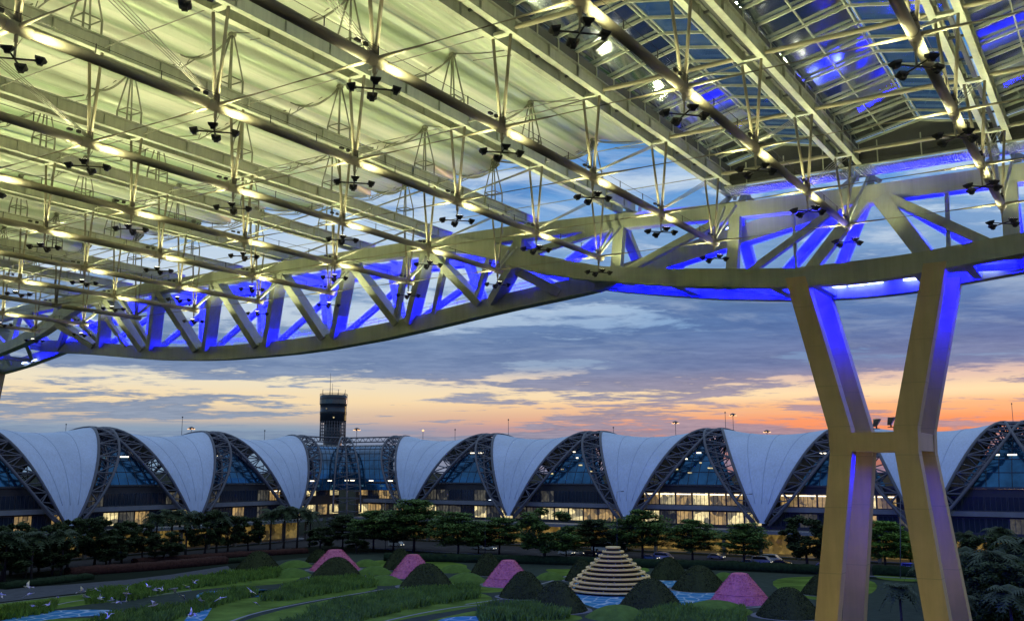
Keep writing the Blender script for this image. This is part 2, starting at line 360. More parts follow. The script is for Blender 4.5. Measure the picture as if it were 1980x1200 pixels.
# ================================================================== THE HALL ROOF
NODE_U = [9*i for i in range(0, 8)]                              # 0 .. 63
LINES = [-5.5-9*k for k in range(-1, 12)]                        # truss lines along v, the pylon's is -14.5
TUBE_Z, BEAM_Z = 15.58, 20.1
WHO = {}
for k, V in enumerate(LINES):
    d = round((V+14.5)/9)
    WHO[k] = {2: 'second truss right of the pylon', 1: 'first truss right of the pylon', 0: 'truss over the pylon'}.get(d) or '%s truss left of the pylon' % ORD[-d-1]
def build_truss(name, V, label, masts, start=0):
    t = thing(name, label, 'roof truss', W(0, V, TUBE_Z), group='tied roof trusses side by side')
    P = lambda u, dv, z: W(u, V+dv, z)
    mb = MB()
    for a, b in zip(NODE_U, NODE_U[1:]):
        mb.tube(P(a+.45, 0, TUBE_Z), P(b-.45, 0, TUBE_Z), .215, n=14)
    for a in NODE_U:                                              # welded collars and node castings
        mb.tube(P(a-.5, 0, TUBE_Z), P(a+.5, 0, TUBE_Z), .24, n=14)
        mb.box(P(a, 0, TUBE_Z+.1), P(a, 0, TUBE_Z+.5), .10, .32, UA)
    mb.build('lower_tube', 'tube_steel', t)
    for s in (-1, 1):
        m = MB()                                                  # an I section
        for w, h, dz in ((.34, .06, .03), (.34, .06, .77), (.05, .68, .4)):
            m.box(P(-6, s*.55, BEAM_Z+dz), P(68.4, s*.55, BEAM_Z+dz), w, h)
        for i in range(0, 24): m.box(P(i*3+.3, s*.55, BEAM_Z+.07), P(i*3+.3, s*.55, BEAM_Z+.73), .30, .03, UA)
        m.build('upper_beam', 'roof_steel', t)
    for a in NODE_U+[68.2]:
        MB().box(P(a, -.38, BEAM_Z+.12), P(a, .38, BEAM_Z+.12), .34, .16).build('cross_bar', 'roof_steel', t)
    m = MB()
    for a in range(1, 68, 3): m.box(P(a, -.52, BEAM_Z+.62), P(a, .52, BEAM_Z+.62), .12, .10)
    m.box(P(-4, 0, BEAM_Z+.5), P(67, 0, BEAM_Z+.5), .22, .10)
    m.build('gutter_channel', 'fascia', t)
    for a in NODE_U:
        for s in (-1, 1):
            MB().tube(P(a, s*.07, TUBE_Z+.2), P(a, s*.5, BEAM_Z), .085, .075).build('strut', 'tube_steel', t)
    for s in (-1, 1):
        MB().tube(P(63, s*.07, TUBE_Z+.2), P(67.9, s*.55, BEAM_Z), .10, .09).build('end_strut', 'roof_steel', t)
    for a in NODE_U[1:]:
        to = a-9 if a <= 31 else a+9
        if to > 63: continue
        m = MB()
        for q in (-.42, -.14, .14, .42): m.tube(P(a, q*.3, TUBE_Z+.25), P(to, q, BEAM_Z), .022, n=5)
        m.build('tension_rod', 'rod_steel', t)
    m = MB()                                                      # lifeline on posts along the tube
    for q in (.18, ): m.tube(P(0, q, TUBE_Z+.50), P(63, q, TUBE_Z+.50), .014, n=4)
    for i in range(0, 22): m.tube(P(i*3+.01, .18, TUBE_Z+.16), P(i*3+.01, .18, TUBE_Z+.54), .025, n=5)
    for a in NODE_U[1:]:
        m.box(P(a-1.3, .16, TUBE_Z+.34), P(a-1.05, .16, TUBE_Z+.34), .14, .10); m.box(P(a-.8, .16, TUBE_Z+.36), P(a-.62, .16, TUBE_Z+.36), .12, .14)
    m.build('lifeline', 'lamp_body', t)
    if masts:
        for a in NODE_U[1:]:
            m = MB(); z0, z1, z2 = BEAM_Z+.8, 21.75, 24.5; uc = a-.62
            cor = [(-.5, -.5), (.5, -.5), (.5, .5), (-.5, .5)]
            for (x, y) in cor:
                m.tube(P(uc+x, y, z0), P(uc+x, y, z1), .055, n=6); m.tube(P(uc+x, y, z1), P(uc+x*.12, y*.12, z2), .05, n=6)
            for (x, y), (x2, y2) in zip(cor, cor[1:]+cor[:1]): m.tube(P(uc+x, y, z1), P(uc+x2, y2, z1), .04, n=6)
            m.box(P(uc-.18, 0, z2), P(uc+.18, 0, z2), .3, .18)
            m.build('mast', 'mast_paint', t)
    return t
proto_plain = build_truss('roof_truss', LINES[0], 'white steel %s, bare twin beams beside glass' % WHO[0], False)
proto_mast = build_truss('roof_truss', LINES[4], 'white steel %s, four-legged masts on its beams' % WHO[4], True)
for k, V in enumerate(LINES):
    if k in (0, 4): continue
    if k < 4: copy_tree(proto_plain, W(0, V, TUBE_Z), 'white steel %s, bare twin beams beside glass' % WHO[k])
    else: copy_tree(proto_mast, W(0, V, TUBE_Z), 'white steel %s, four-legged masts on its beams' % WHO[k])

# ties between neighbouring trusses
ct = MB(); L9 = 9.0
def tie_mesh(kind):
    m = MB(); d = VB
    if kind == 'low':
        m.path([d*(.2)-ZZ*.0, d*1.6, d*3, d*(L9-3), d*(L9-1.6), d*(L9-.2)], [.10, .055, .024, .024, .055, .10], 7)
    elif kind == 'high':
        m.path([d*.7, d*1.3, d*(L9-1.3), d*(L9-.7)], [.05, .03, .03, .05], 6)
    else:
        m.path([d*.72, d*1.1, d*(L9-1.1), d*(L9-.72)], [.07, .13, .13, .07], 10)
    return m
TIE = {}
def tie(kind, u, V, z, label, cat, group, m):
    if kind not in TIE:
        o = tie_mesh(kind).build('tie_rod' if kind != 'tube' else 'roof_crosspiece', m); TIE[kind] = o
    else:
        o = TIE[kind].copy(); C.objects.link(o)
    o.location = W(u, V, z); tag(o, label, cat, group)
def pair_name(k): return 'between the %s and the next one left' % WHO[k-1]
for k in range(1, len(LINES)):
    V = LINES[k]
    for i, u in enumerate(NODE_U[1:]):
        if u < 9+max(0, (k-4))*6: continue
        tie('low', u, V, TUBE_Z+.05, 'tapered lower tie left of the %s, %s row from sky' % (WHO[k-1], ORD[6-i]), 'tie rod', 'tapered tie rods between the lower tubes', 'tube_steel')
        if k <= 3:
            tie('tube', u, V, BEAM_Z+.28, 'round crosspiece left of the %s, %s row from sky' % (WHO[k-1], ORD[6-i]), 'crosspiece', 'round crosspieces under the glass roofs', 'tube_steel')
        else:
            tie('high', u, V, BEAM_Z+.25, 'slim upper tie left of the %s, %s row from sky' % (WHO[k-1], ORD[6-i]), 'tie rod', 'slim tie rods between the upper beams', 'rod_steel')

# floodlight clusters hanging at the nodes, each with its lamp
def build_cluster(loc):
    t = thing('floodlight_cluster', 'x', 'floodlights', loc, group='four-headed floodlight clusters under the roof tubes')
    o = Vector(loc); m = MB()
    m.tube(o+ZZ*1.08, o+ZZ*.62, .075, .075, 8); m.tube(o+ZZ*.62, o, .045, .045, 6)
    m.path([o+ZZ*1.05+UA*.1, o+ZZ*.85+UA*.22, o+ZZ*.5+UA*.05, o+ZZ*.1], .016, 5)
    m.build('hanger', 'tube_steel', t)
    for d in ((UA+VB).normalized(), (UA-VB).normalized()):
        MB().tube(o-d*.78, o+d*.78, .035, .035, 6).build('cross_arm', 'lamp_body', t)
    for d in (UA+VB, UA-VB, -UA-VB, VB-UA):
        d = d.normalized(); c = o+d*.86; s = d.cross(ZZ); up = (ZZ*.97+d*.22).normalized(); f = up.cross(s).normalized()
        m = MB()
        q = lambda a, b, h: c + s*a*.82 + f*b*.82 + up*h*.82
        m.loft([[q(-.11, -.10, -.20), q(.11, -.10, -.20), q(.11, .10, -.20), q(-.11, .10, -.20)],
                [q(-.13, -.12, -.10), q(.13, -.12, -.10), q(.13, .12, -.10), q(-.13, .12, -.10)],
                [q(-.23, -.19, .0), q(.23, -.19, .0), q(.23, .19, .0), q(-.23, .19, .0)],
                [q(-.25, -.21, .12), q(.25, -.21, .12), q(.25, .21, .12), q(-.25, .21, .12)]])
        m.tube(c-d*.2, c-d*.02-ZZ*.06, .05, .05, 5)
        hd = m.build('lamp_head', 'lamp_body', t)
        MB().poly([q(-.20, -.16, .125), q(.20, -.16, .125), q(.20, .16, .125), q(-.20, .16, .125)]).build('lens', 'lamp_glass', hd)
    return t
flood_d = bpy.data.lights.new('floodlight_lamp', 'SPOT'); flood_d.energy = FLOOD_W; flood_d.color = FLOOD_COL; flood_d.shadow_soft_size = .2
flood_d.spot_size = radians(122); flood_d.spot_blend = .9
flood_e = flood_d.copy(); flood_e.energy = FLOOD_W*.7
clu = None
for k, V in enumerate(LINES):
    if k == 10: continue                                          # this truss hangs dark in the photograph
    for i, u in enumerate(NODE_U):
        if u < 9+max(0, k-5)*5: continue
        loc = W(u, V, TUBE_Z-1.15)
        lab = 'dark floodlights under the %s, %s row from sky' % (WHO[k], ORD[7-i])
        if clu is None: clu = build_cluster(loc); clu['label'] = lab
        else: copy_tree(clu, loc, lab)
        for sg in (-1, 1):
            if u > 60 and sg > 0 and (-46 < V < -36 or -110 < V < -99): continue
            d = (UA+VB).normalized()*sg; l = bpy.data.objects.new('floodlight_lamp', flood_d if u < 60 else flood_e); C.objects.link(l); l.location = W(u, V, TUBE_Z-.95)+d*.86
            l.rotation_euler = (ZZ+d*.36).to_track_quat('-Z', 'Y').to_euler()
    
# white shells: one wave of sheeting over each masted truss
UEND = 63.4
def shell_profile_left():      # from the mast ridge down to the middle of the bay (dv, z)
    return [(.06, 24.79), (-.05, 24.66), (-.25, 24.50), (-.7, 24.12), (-1.05, 24.0), (-1.3, 24.12), (-1.6, 24.16), (-2.1, 23.98), (-2.7, 23.92), (-3.3, 23.98), (-3.9, 24.16), (-4.35, 24.42), (-4.62, 24.52), (-4.76, 24.40), (-4.76, 23.93)]
def shell_profile_right():
    return [(.05, 24.80), (.5, 24.72), (1.1, 24.48), (1.8, 24.24), (2.4, 24.12), (2.9, 24.08), (3.1, 24.15), (3.35, 24.10), (3.9, 23.98), (4.28, 23.92)]
def shell_rows(V, prof, u0, flip=False):
    rows = []
    n = 14
    for i in range(n+1):
        u = u0+(UEND-u0)*i/n
        rows.append([W(u, V+dv, z) for dv, z in prof])
    return rows
for k, V in enumerate(LINES):
    if k < 3: continue
    u0 = max(0, (k-4)*4-2)
    t = thing('roof_shell', ('half wave of white sheeting left of the %s' if k == 3 else 'long curved white roof sheeting over the %s') % WHO[k], 'roof shell', W(u0, V, 24), group='curved white roof shells')
    for side, prof in (('l', shell_profile_left()), ('r', shell_profile_right())):
        if k == 3 and side == 'r': continue
        m = MB().grid(shell_rows(V, prof, u0)); ob = m.build('sheet', 'shell_skin', t)
        sd = ob.modifiers.new('solid', 'SOLIDIFY'); sd.thickness = .05; sd.offset = 1 if side == 'l' else 1
    for u in NODE_U[1:]+[UEND-.05]:
        if u < u0: continue
        if k > 3 or True:
            m = MB(); uc = u-.62 if u < 63 else u
            pass
            m.path([W(uc, V-.05-4.35*q/10, 24.45-.72*sin(pi*q/10)**.9-.1*q/10) for q in range(11)], .07, 6)
            m.tube(W(uc, V-.1, 24.45), W(uc, V-4.5, 23.45), .045, n=5)
            m.tube(W(uc, V-4.5, 23.45), W(uc, V-7.5, 23.8), .03, n=5)
            for a in (-2.6, -3.6, -4.4): m.tube(W(uc, V+a, 23.9), W(uc, V+a-.2, 23.5+.2*(a+4.5)), .03, n=5)
            if k > 3:
                m.path([W(uc, V+.05+4.1*q/6, 24.6-.75*q/6-.12*sin(pi*q/6)) for q in range(7)], .04, 5)
            m.build('rib', 'mast_paint', t)

# glass gables over the right-hand bays
def glass_gable(V0, V1, label, u0=12):
    t = thing('glass_gable_roof', label, 'glass roof', W(u0, (V0+V1)/2, 21.5), group='glass gable roofs between the right-hand trusses')
    vm = (V0+V1)/2; h = (V1-V0)/2-.12; ZE, ZR = 21.45, 22.42
    n = int((65-u0)/2.07)
    us = [65-2.07*i for i in range(n+1)]
    for u in us:
        MB().box(W(u, vm-h, ZE), W(u, vm, ZR), .10, .15).box(W(u, vm, ZR), W(u, vm+h, ZE), .10, .15).build('rafter', 'roof_steel', t)
    for f in (-1, -.5, -.03, .03, .5, 1):
        z = ZE+(ZR-ZE)*(1-abs(f))
        MB().box(W(us[-1], vm+h*f, z+.06), W(us[0], vm+h*f, z+.06), .07, .10).build('purlin', 'roof_steel', t)
    for s in (-1, 1):
        MB().grid([[W(u, vm+s*.02, ZR+.13), W(u, vm+s*h*.5, (ZR+ZE)/2+.13), W(u, vm+s*h, ZE+.13)] for u in us], False).build('glazing', 'roof_glass', t)
        m = MB(); v = vm+s*(h-.42)
        m.box(W(us[-1], v, (ZE+20.85)/2), W(65.2, v, (ZE+20.85)/2), .05, ZE-20.85)
        m.build('side_fascia', 'fascia', t)
        m = MB()
        for i, u in enumerate(us): m.box(W(u, v-s*.06, 20.8), W(u, v-s*.06, ZE), .06, .06, UA)
        m.build('side_posts', 'roof_steel', t)['kind'] = 'stuff'
    # gable end: dark boards, posts and the ribbed soffit
    m = MB(); m.poly([W(65.1, vm-h, 19.95), W(65.1, vm+h, 19.95), W(65.1, vm+h, ZE-.05), W(65.1, vm, ZR-.05), W(65.1, vm-h, ZE-.05)])
    m.box(W(65.05, vm-h, 20.4), W(65.05, vm+h, 20.4), .05, .05); m.build('end_board', 'fascia', t)
    m = MB()
    for a in (-.62, 0, .62): m.box(W(64.96, vm+a*h, 19.95), W(64.96, vm+a*h, ZE+.1), .07, .07, UA)
    m.box(W(64.95, vm-h, 19.98), W(64.95, vm+h, 19.98), .12, .09); m.box(W(64.95, vm-h, 20.95), W(64.95, vm+h, 20.95), .10, .12)
    m.build('end_frame', 'roof_steel', t)
    m = MB()
    for i in range(46):
        v = vm-h+(i+.5)*2*h/46
        m.box(W(65.1, v, 19.80), W(66.6, v, 19.80), .10, .10)
    m.box(W(65.85, vm-h, 19.87), W(65.85, vm+h, 19.87), 1.5, .02); m.box(W(66.65, vm-h, 19.74), W(66.65, vm+h, 19.74), .12, .12)
    m.build('ribbed_soffit', 'deck_blue', t)
    return t
glass_gable(-23.4, -14.5, 'long glass gable roof left of the pylon truss, dark panes in white frames')
glass_gable(-14.5, -5.5, 'long glass gable roof right of the pylon truss, blue lit dark panes')
glass_gable(-5.5, 3.5, 'long glass gable roof at the right edge, blue lit panes')

# ================================================================== THE MEGA TRUSS AND ITS PYLONS
VM = -73.0
def mir(V): return V if V >= VM else 2*VM-V
DB = [(-73, 18.5), (-60, 18.5), (-50, 18.42), (-47.0, 18.2), (-43.5, 17.1), (-39.6, 15.6), (-35.5, 14.6), (-31.3, 13.85), (-26.7, 13.1), (-22, 12.55), (-19, 12.28), (-15.5, 12.14), (-12.5, 12.18), (-10.6, 12.34), (-4.7, 12.9), (2, 14.1), (12, 16.4)]
DT = [(-73, 19.72), (-60, 19.7), (-50, 19.66), (-47.0, 19.5), (-42.9, 18.35), (-38.9, 16.95), (-33.4, 15.35), (-26.7, 14.42), (-20, 13.68), (-17.7, 13.56), (-12.5, 13.6), (-10.4, 13.7), (-4.6, 14.2), (2, 15.4), (12, 17.6)]
SB = [(-73, 11.12), (-68, 11.15), (-63.7, 11.32), (-57.4, 11.75), (-52, 12.3), (-46.5, 12.95), (-42.8, 13.35), (-38, 13.8), (-34.9, 14.15), (-28.7, 15.3), (-23, 16.4), (-16.6, 17.6), (-14.3, 17.9)]
TB = [(-48.5, 18.42), (-40, 18.55), (-32, 18.45), (-22, 18.1), (-14, 17.9), (-5, 17.85), (12, 17.7)]
TT = [(-48.5, 19.66), (-40, 19.78), (-32, 19.58), (-22, 19.2), (-14, 19.1), (-5, 19.05), (12, 19.0)]
TU = [(-48.5, 65.55), (-38, 66.2), (-28, 66.9), (-18, 67.4), (12, 67.4)]
Db = lambda V: lerp(DB, mir(V)); Dt = lambda V: lerp(DT, mir(V)); Sb = lambda V: lerp(SB, mir(V)); Tb = lambda V: lerp(TB, mir(V)); Tt = lambda V: lerp(TT, mir(V)); Tu = lambda V: lerp(TU, mir(V))
mt = thing('mega_truss', 'huge three-chord steel truss crossing the view, lit blue inside, dark sagging bottom chord', 'truss', W(68, VM, 11))
def chord(name, Uf, w, b, t, vs, m='chord_paint'):
    mb = MB(); secs = []
    for V in vs:
        U = Uf(V) if callable(Uf) else Uf
        secs.append([W(U-w/2, V, b(V)), W(U+w/2, V, b(V)), W(U+w/2, V, t(V)), W(U-w/2, V, t(V))])
    mb.loft(secs)
    for k in range(4, len(vs)-1, 6):                              # splice plates
        V = vs[k]; U = Uf(V) if callable(Uf) else Uf
        mb.box(W(U, V, b(V)-.012), W(U, V, t(V)+.012), w+.03, .10, VB)
    return mb.build(name, m, mt)
def rng(a, b, st=1.5):
    n = int(round((b-a)/st)); return [a+(b-a)*i/n for i in range(n+1)]
chord('near_chord', 65.5, 1.0, Db, Dt, rng(-158, 12)); chord('far_chord', 71.5, 1.0, Db, Dt, rng(-158, 12))
St = lambda V: Sb(V)+1.42
chord('apex_chord', 68.3, 1.15, Sb, St, rng(2*VM+14.3, -14.3))
chord('top_chord', Tu, 1.1, Tb, Tt, rng(-48.5, 12)); chord('top_chord', Tu, 1.1, Tb, Tt, rng(-158, 2*VM+48.5))
def dg(p0, p1, w, h, name='diagonal'):
    return MB().box(p0, p1, w, h, UA).build(name, 'chord_paint', mt)
def both(V):                                                       # the mirrored half as well
    return (V, 2*VM-V)
for j in range(-3, 4):                                             # W bracing of the middle part
    S = VM+9*j*1.0 + 0.2
    sp = W(68.0, S, St(S)-.2)
    for U, far in ((65.6, 0), (71.4, 1)):
        for s in ((-1, 1) if not far else (-1,)):
            V2 = S+s*4.4; a = W(68.3+(-.3 if not far else .3), S+s*.75, St(S)-.3)
            dg(a, W(U, V2, Db(V2)+.25), .60 if far else .66, .8 if far else 1.35)
    if j < 4:
        dg(W(68.8, S+1.0, St(S)-.1), W(71.4, S+8.2, Db(S+8.2)+.3), .46, .46)
    dg(W(65.9, S-4.5, Db(S)+.6), W(71.1, S-4.5, Db(S-4.5)+.6), .4, .4, 'lateral')
for V0 in (-41.2, -32.3, -23.2, -5.3):
    for V in both(V0):
        dg(W(65.45, V, Db(V)-.05 if V0 > -30 else Db(V)+.2), W(Tu(V)-.25, V, Tb(V)+.2), .95 if V0 > -10 else .85, .55, 'post')
        dg(W(71.5, V, Db(V)+.4), W(Tu(V)+.3, V, Tb(V)+.3), .75, .55, 'post')
sg = lambda V0: V0
for a, b in ((-40.4, -32.9), (-31.5, -23.8), (-22.0, -15.6)):
    for k in (0, 1):
        A, B = (a, b) if k == 0 else (2*VM-a, 2*VM-b)
        dg(W(65.45, A, Dt(A)-.3), W(Tu(B)-.2, B, Tb(B)+.2), .5, .48); dg(W(71.5, A, Dt(A)-.3), W(Tu(B)+.4, B, Tb(B)+.3), .62, .7)
for a, w in ((-17.6, .75), (-10.3, 1.05), (-6.6, .60)):
    for k in (0, 1):
        f = lambda V: V if k == 0 else 2*VM-V
        top = -14.2 if a < -14 else (-13.1 if a < -8 else -12.6)
        dg(W(65.45, f(a), Dt(f(a))-.2), W(Tu(f(top))-.3, f(top), Tb(f(top))+.2), w, .6); dg(W(71.5, f(a), Dt(f(a))-.2), W(Tu(f(top))+.4, f(top), Tb(f(top))+.3), w*.9, .6)
for k in (0, 1):
    f = lambda V: V if k == 0 else 2*VM-V
    dg(W(66, f(-43.2), Db(f(-43.2))), W(67.9, f(-38.6), Sb(f(-38.6))+.5), .75, .6); dg(W(71, f(-43.2), Db(f(-43.2))), W(68.7, f(-38.6), Sb(f(-38.6))+.5), .75, .6)
    for V in (-46.0, -50.4, -54.8): dg(W(67.9, f(V-1), St(f(V-1))-.2), W(65.7, f(V+2), Db(f(V+2))+.3), .45, .5)
    for V in (-35, -28, -20.5, -17.6, -11, -8, -5):                # cross beams between the paired chords
        dg(W(65.9, f(V), Db(f(V))+.4), W(71.1, f(V), Db(f(V))+.4), .5, .6, 'crossbeam')
    for V, V2 in ((-35, -28), (-28, -20.5), (-11, -5)): dg(W(65.9, f(V), Db(f(V))+.35), W(71.1, f(V2), Db(f(V2))+.35), .35, .4, 'lateral')
    dg(W(Tu(-9)-.1, f(-9.0), Tb(-9)+.1), W(65.6, f(-8.9), Dt(-9)-.1), .26, .26, 'post')
    dg(W(Tu(-19)-.1, f(-19.1), Tb(-19)+.1), W(65.6, f(-18.6), Dt(-19)-.1), .20, .20, 'post')
# bearing brackets where each roof truss lands
for V in LINES:
    m = MB()
    for s in (-1, 1): m.box(W(68.1, V+s*.55, 20.12), W(Tu(V) if V > -48 or V < -98 else 66, V+s*.75, 19.3), .12, .5, VB); m.box(W(68.1, V+s*.55, 20.1), W(71.2 if -98 < V < -48 else 67.9, V+s*1.3, 19.5), .2, .3, VB)
    m.build('bearing', 'chord_paint', mt)
m = MB()
for o in (-.5, .5):                                                # handrail of the walkway on the bottom chord
    pts = [W(68.3+o, V, St(V)+.55) for V in rng(-105, -40, 3)]; m.path(pts, .025, 4)
    for V in rng(-105, -40, 3): m.tube(W(68.3+o, V, St(V)-.02), W(68.3+o, V, St(V)+.56), .022, n=4)
m.build('handrail', 'chord_paint', mt)
m = MB()                                                           # round service pipe behind the top chord
m.tube(W(68.6, -23, 18.9), W(68.9, 8, 19.0), .26, n=12); m.build('service_pipe', 'chord_paint', mt)
# pylon
def build_pylon(name, Vc, label):
    t = thing(name, label, 'pylon', W(68, Vc, -24), group='forked roof pylons')
    for sv in (-1, 1):
        for U, du in ((65.45, -1), (71.35, 1)):
            lo = []
            for z, off, uu in ((-24.2, 5.02, 1.9), (-9.5, 3.30, .9), (1.1, 2.0, .0)):
                hw = .70; c = U+du*uu*(.9 if du < 0 else .45)
                lo.append([W(c-.55, Vc+sv*off-hw, z), W(c+.55, Vc+sv*off-hw, z), W(c+.55, Vc+sv*off+hw, z), W(c-.55, Vc+sv*off+hw, z)])
            mb = MB().loft(lo)
            lg = mb.build('leg', 'pylon_paint', t); sm = MB()
            for (za, A_), (zb, B_) in (((-24.2, lo[0]), (-9.5, lo[1])), ((-9.5, lo[1]), (1.1, lo[2]))):
                for z in (-20, -15.5, -11, -6.5, -2.4, .9):
                    if za < z < zb:
                        t_ = (z-za)/(zb-za); q_ = [a.lerp(b, t_) for a, b in zip(A_, B_)]; ce = sum(q_, Vector())/4
                        sm.loft([[ce+(x-ce)*1.006+ZZ*dz for x in q_] for dz in (-.03, .03)])
            sm.build('weld_seam', 'weld_seam', lg)
            up = []
            for z, off, hw in ((1.1, 2.0, .70), (2.6, 2.03, .72), (12.9, 4.42, .68)):
                up.append([W(U-.55, Vc+sv*off-hw, z), W(U+.55, Vc+sv*off-hw, z), W(U+.55, Vc+sv*off+hw, z), W(U-.55, Vc+sv*off+hw, z)])
            ua = MB().loft(up).build('upper_arm', 'pylon_paint', t); sm = MB()
            for z in (2.75, 5.4, 8.1, 10.8):
                t_ = (z-2.6)/10.3; q_ = [a.lerp(b, t_) for a, b in zip(up[1], up[2])]; ce = sum(q_, Vector())/4
                sm.loft([[ce+(x-ce)*1.006+ZZ*dz for x in q_] for dz in (-.025, .025)])
            sm.build('weld_seam', 'weld_seam', ua)
    for U in (65.45, 71.35): MB().box(W(U, Vc-1.35, 1.75), W(U, Vc+1.35, 1.75), 1.06, 1.2).build('waist_beam', 'pylon_paint', t)
    for sv in (-1, 1): MB().box(W(65.95, Vc+sv*2.0, 1.75), W(70.85, Vc+sv*2.0, 1.75), 1.3, 1.16).build('waist_beam', 'pylon_paint', t)
    return t
py_ = build_pylon('pylon', -14.1, 'giant yellow and blue lit forked pylon standing in the garden at the right')
copy_tree(py_, W(68, 2*VM+15.7, -24), 'dark top of a distant forked pylon cut by the left edge')
# projectors on the waist of the pylon
def projector(px, py, label):
    base = onU(px, py+12, 65.5); t = thing('waist_projector', label, 'projector', base, group='projectors on the pylon waist')
    MB().tube(base, base+ZZ*.22, .05, n=6).box(base+ZZ*.02-VB*.18, base+ZZ*.02+VB*.18, .3, .04).build('bracket', 'lamp_body', t)
    c = base+ZZ*.42; d = (ZZ*.9+VB*.35).normalized()
    MB().loft([[c-d*.28+a*.10*VB+b*.12*UA for a, b in ((-1,-1),(1,-1),(1,1),(-1,1))], [c+d*.0+a*.16*VB+b*.18*UA for a, b in ((-1,-1),(1,-1),(1,1),(-1,1))], [c+d*.24+a*.2*VB+b*.22*UA for a, b in ((-1,-1),(1,-1),(1,1),(-1,1))]]).build('housing', 'car_silver', t)
projector(1695, 817, 'left small projector on the waist beam of the pylon'); projector(1723, 814, 'right small projector on the waist beam of the pylon')
# blue light inside the truss: visible tubes and lamps
tub = None
for i, (x0, y0, x1, y1, U, lab) in enumerate([(1606, 555, 1635, 553, 70.7, 'first bright blue tube light from the left under the truss by the pylon'), (1641, 552, 1672, 549, 70.7, 'second bright blue tube light from the left under the truss by the pylon'),
        (1676, 548, 1707, 545, 70.7, 'third bright blue tube light from the left under the truss by the pylon'), (1747, 541, 1779, 538, 70.7, 'bright blue tube light just left of the right pylon arm'), (1894, 521, 1932, 518, 70.7, 'bright blue tube light right of the pylon near the right edge'),
        (43, 702, 70, 695, 70.7, 'faint tube light inside the truss at the left edge'), (1396, 443, 1420, 438, 70.7, 'tube light inside the truss left of the pylon, under the top chord')]):
    p, q = onU(x0, y0, U), onU(x1, y1, U)
    t = thing('tube_light', lab, 'tube light', p, group='blue tube lights inside the truss')
    MB().tube(p, q, .07, n=8).build('tube', 'blue_tube', t); MB().box(p+ZZ*.13, q+ZZ*.13, .16, .05).build('holder', 'lamp_body', t)
bl = bpy.data.lights.new('blue_truss_lamp', 'AREA'); bl.shape = 'RECTANGLE'; bl.size = 8; bl.size_y = .12; bl.energy = BLUE_W; bl.color = BLUE_COL
def blue(V, U, z, dirv, en=1.0, size=4.5):
    d = bl
    if en != 1.0: d = bl.copy(); d.energy = BLUE_W*en; d.size = size
    o = bpy.data.objects.new('blue_truss_lamp', d); C.objects.link(o); o.location = W(U, V, z)
    o.rotation_euler = Matrix((VB, (-dirv).cross(VB), -dirv)).transposed().to_euler()
for V in (-117, -108, -99, -90, -81, -73, -64, -55, -46.5):         # from just behind the near chord, up and outwards
    blue(V+4.2, 68.0, Sb(V+4.2)+2.6, (-VB*.95-ZZ*.25).normalized(), .38, 2.2); blue(V, 68.6, 15.0 if -100 < V < -50 else 15.9, (UA*.97+ZZ*.2).normalized(), .8)
for V in (-38, -31, -24, -18.5, -8, -2):
    blue(V, 67.9, Db(V)+.6, (UA*.9+ZZ*.3).normalized(), 1.1)
blue(-14.2, 66.5, .9, (-VB*.75-ZZ*.65-UA*.05).normalized(), .10, .8)
for V in (-28, -19, -10, -1): blue(V, 66.2, 19.35, (ZZ+UA*.1).normalized(), .02, 6)
for V in (-16.5, -11.8, -6.5): blue(V, 70.6, 12.9, (-UA*.6-ZZ*.8).normalized(), .10, 3)

# the terminal the picture is taken from: its glass wall stands close behind the camera and shades the hall from that side
tf = thing('terminal_facade', 'dark glazed terminal wall the forecourt roof leans on, behind the viewer', 'building', W(-6, -60, -24))
m = MB()
for v in range(-260, 141, 10): m.box(W(-5.6, v, -24), W(-5.6, v, 19.5), .5, .4, UA)
for z in range(-20, 20, 5): m.box(W(-5.6, -260, z), W(-5.6, 140, z), .3, .3)
m.build('frame', 'fascia', tf)
MB().poly([W(-6, -260, -24), W(-6, 140, -24), W(-6, 140, 19.5), W(-6, -260, 19.5)]).build('glazing', 'window_dark', tf)
MB().box(W(-6, -60, 20.6), W(-80, -60, 20.6), 400, .6).build('roof', 'fascia', tf)
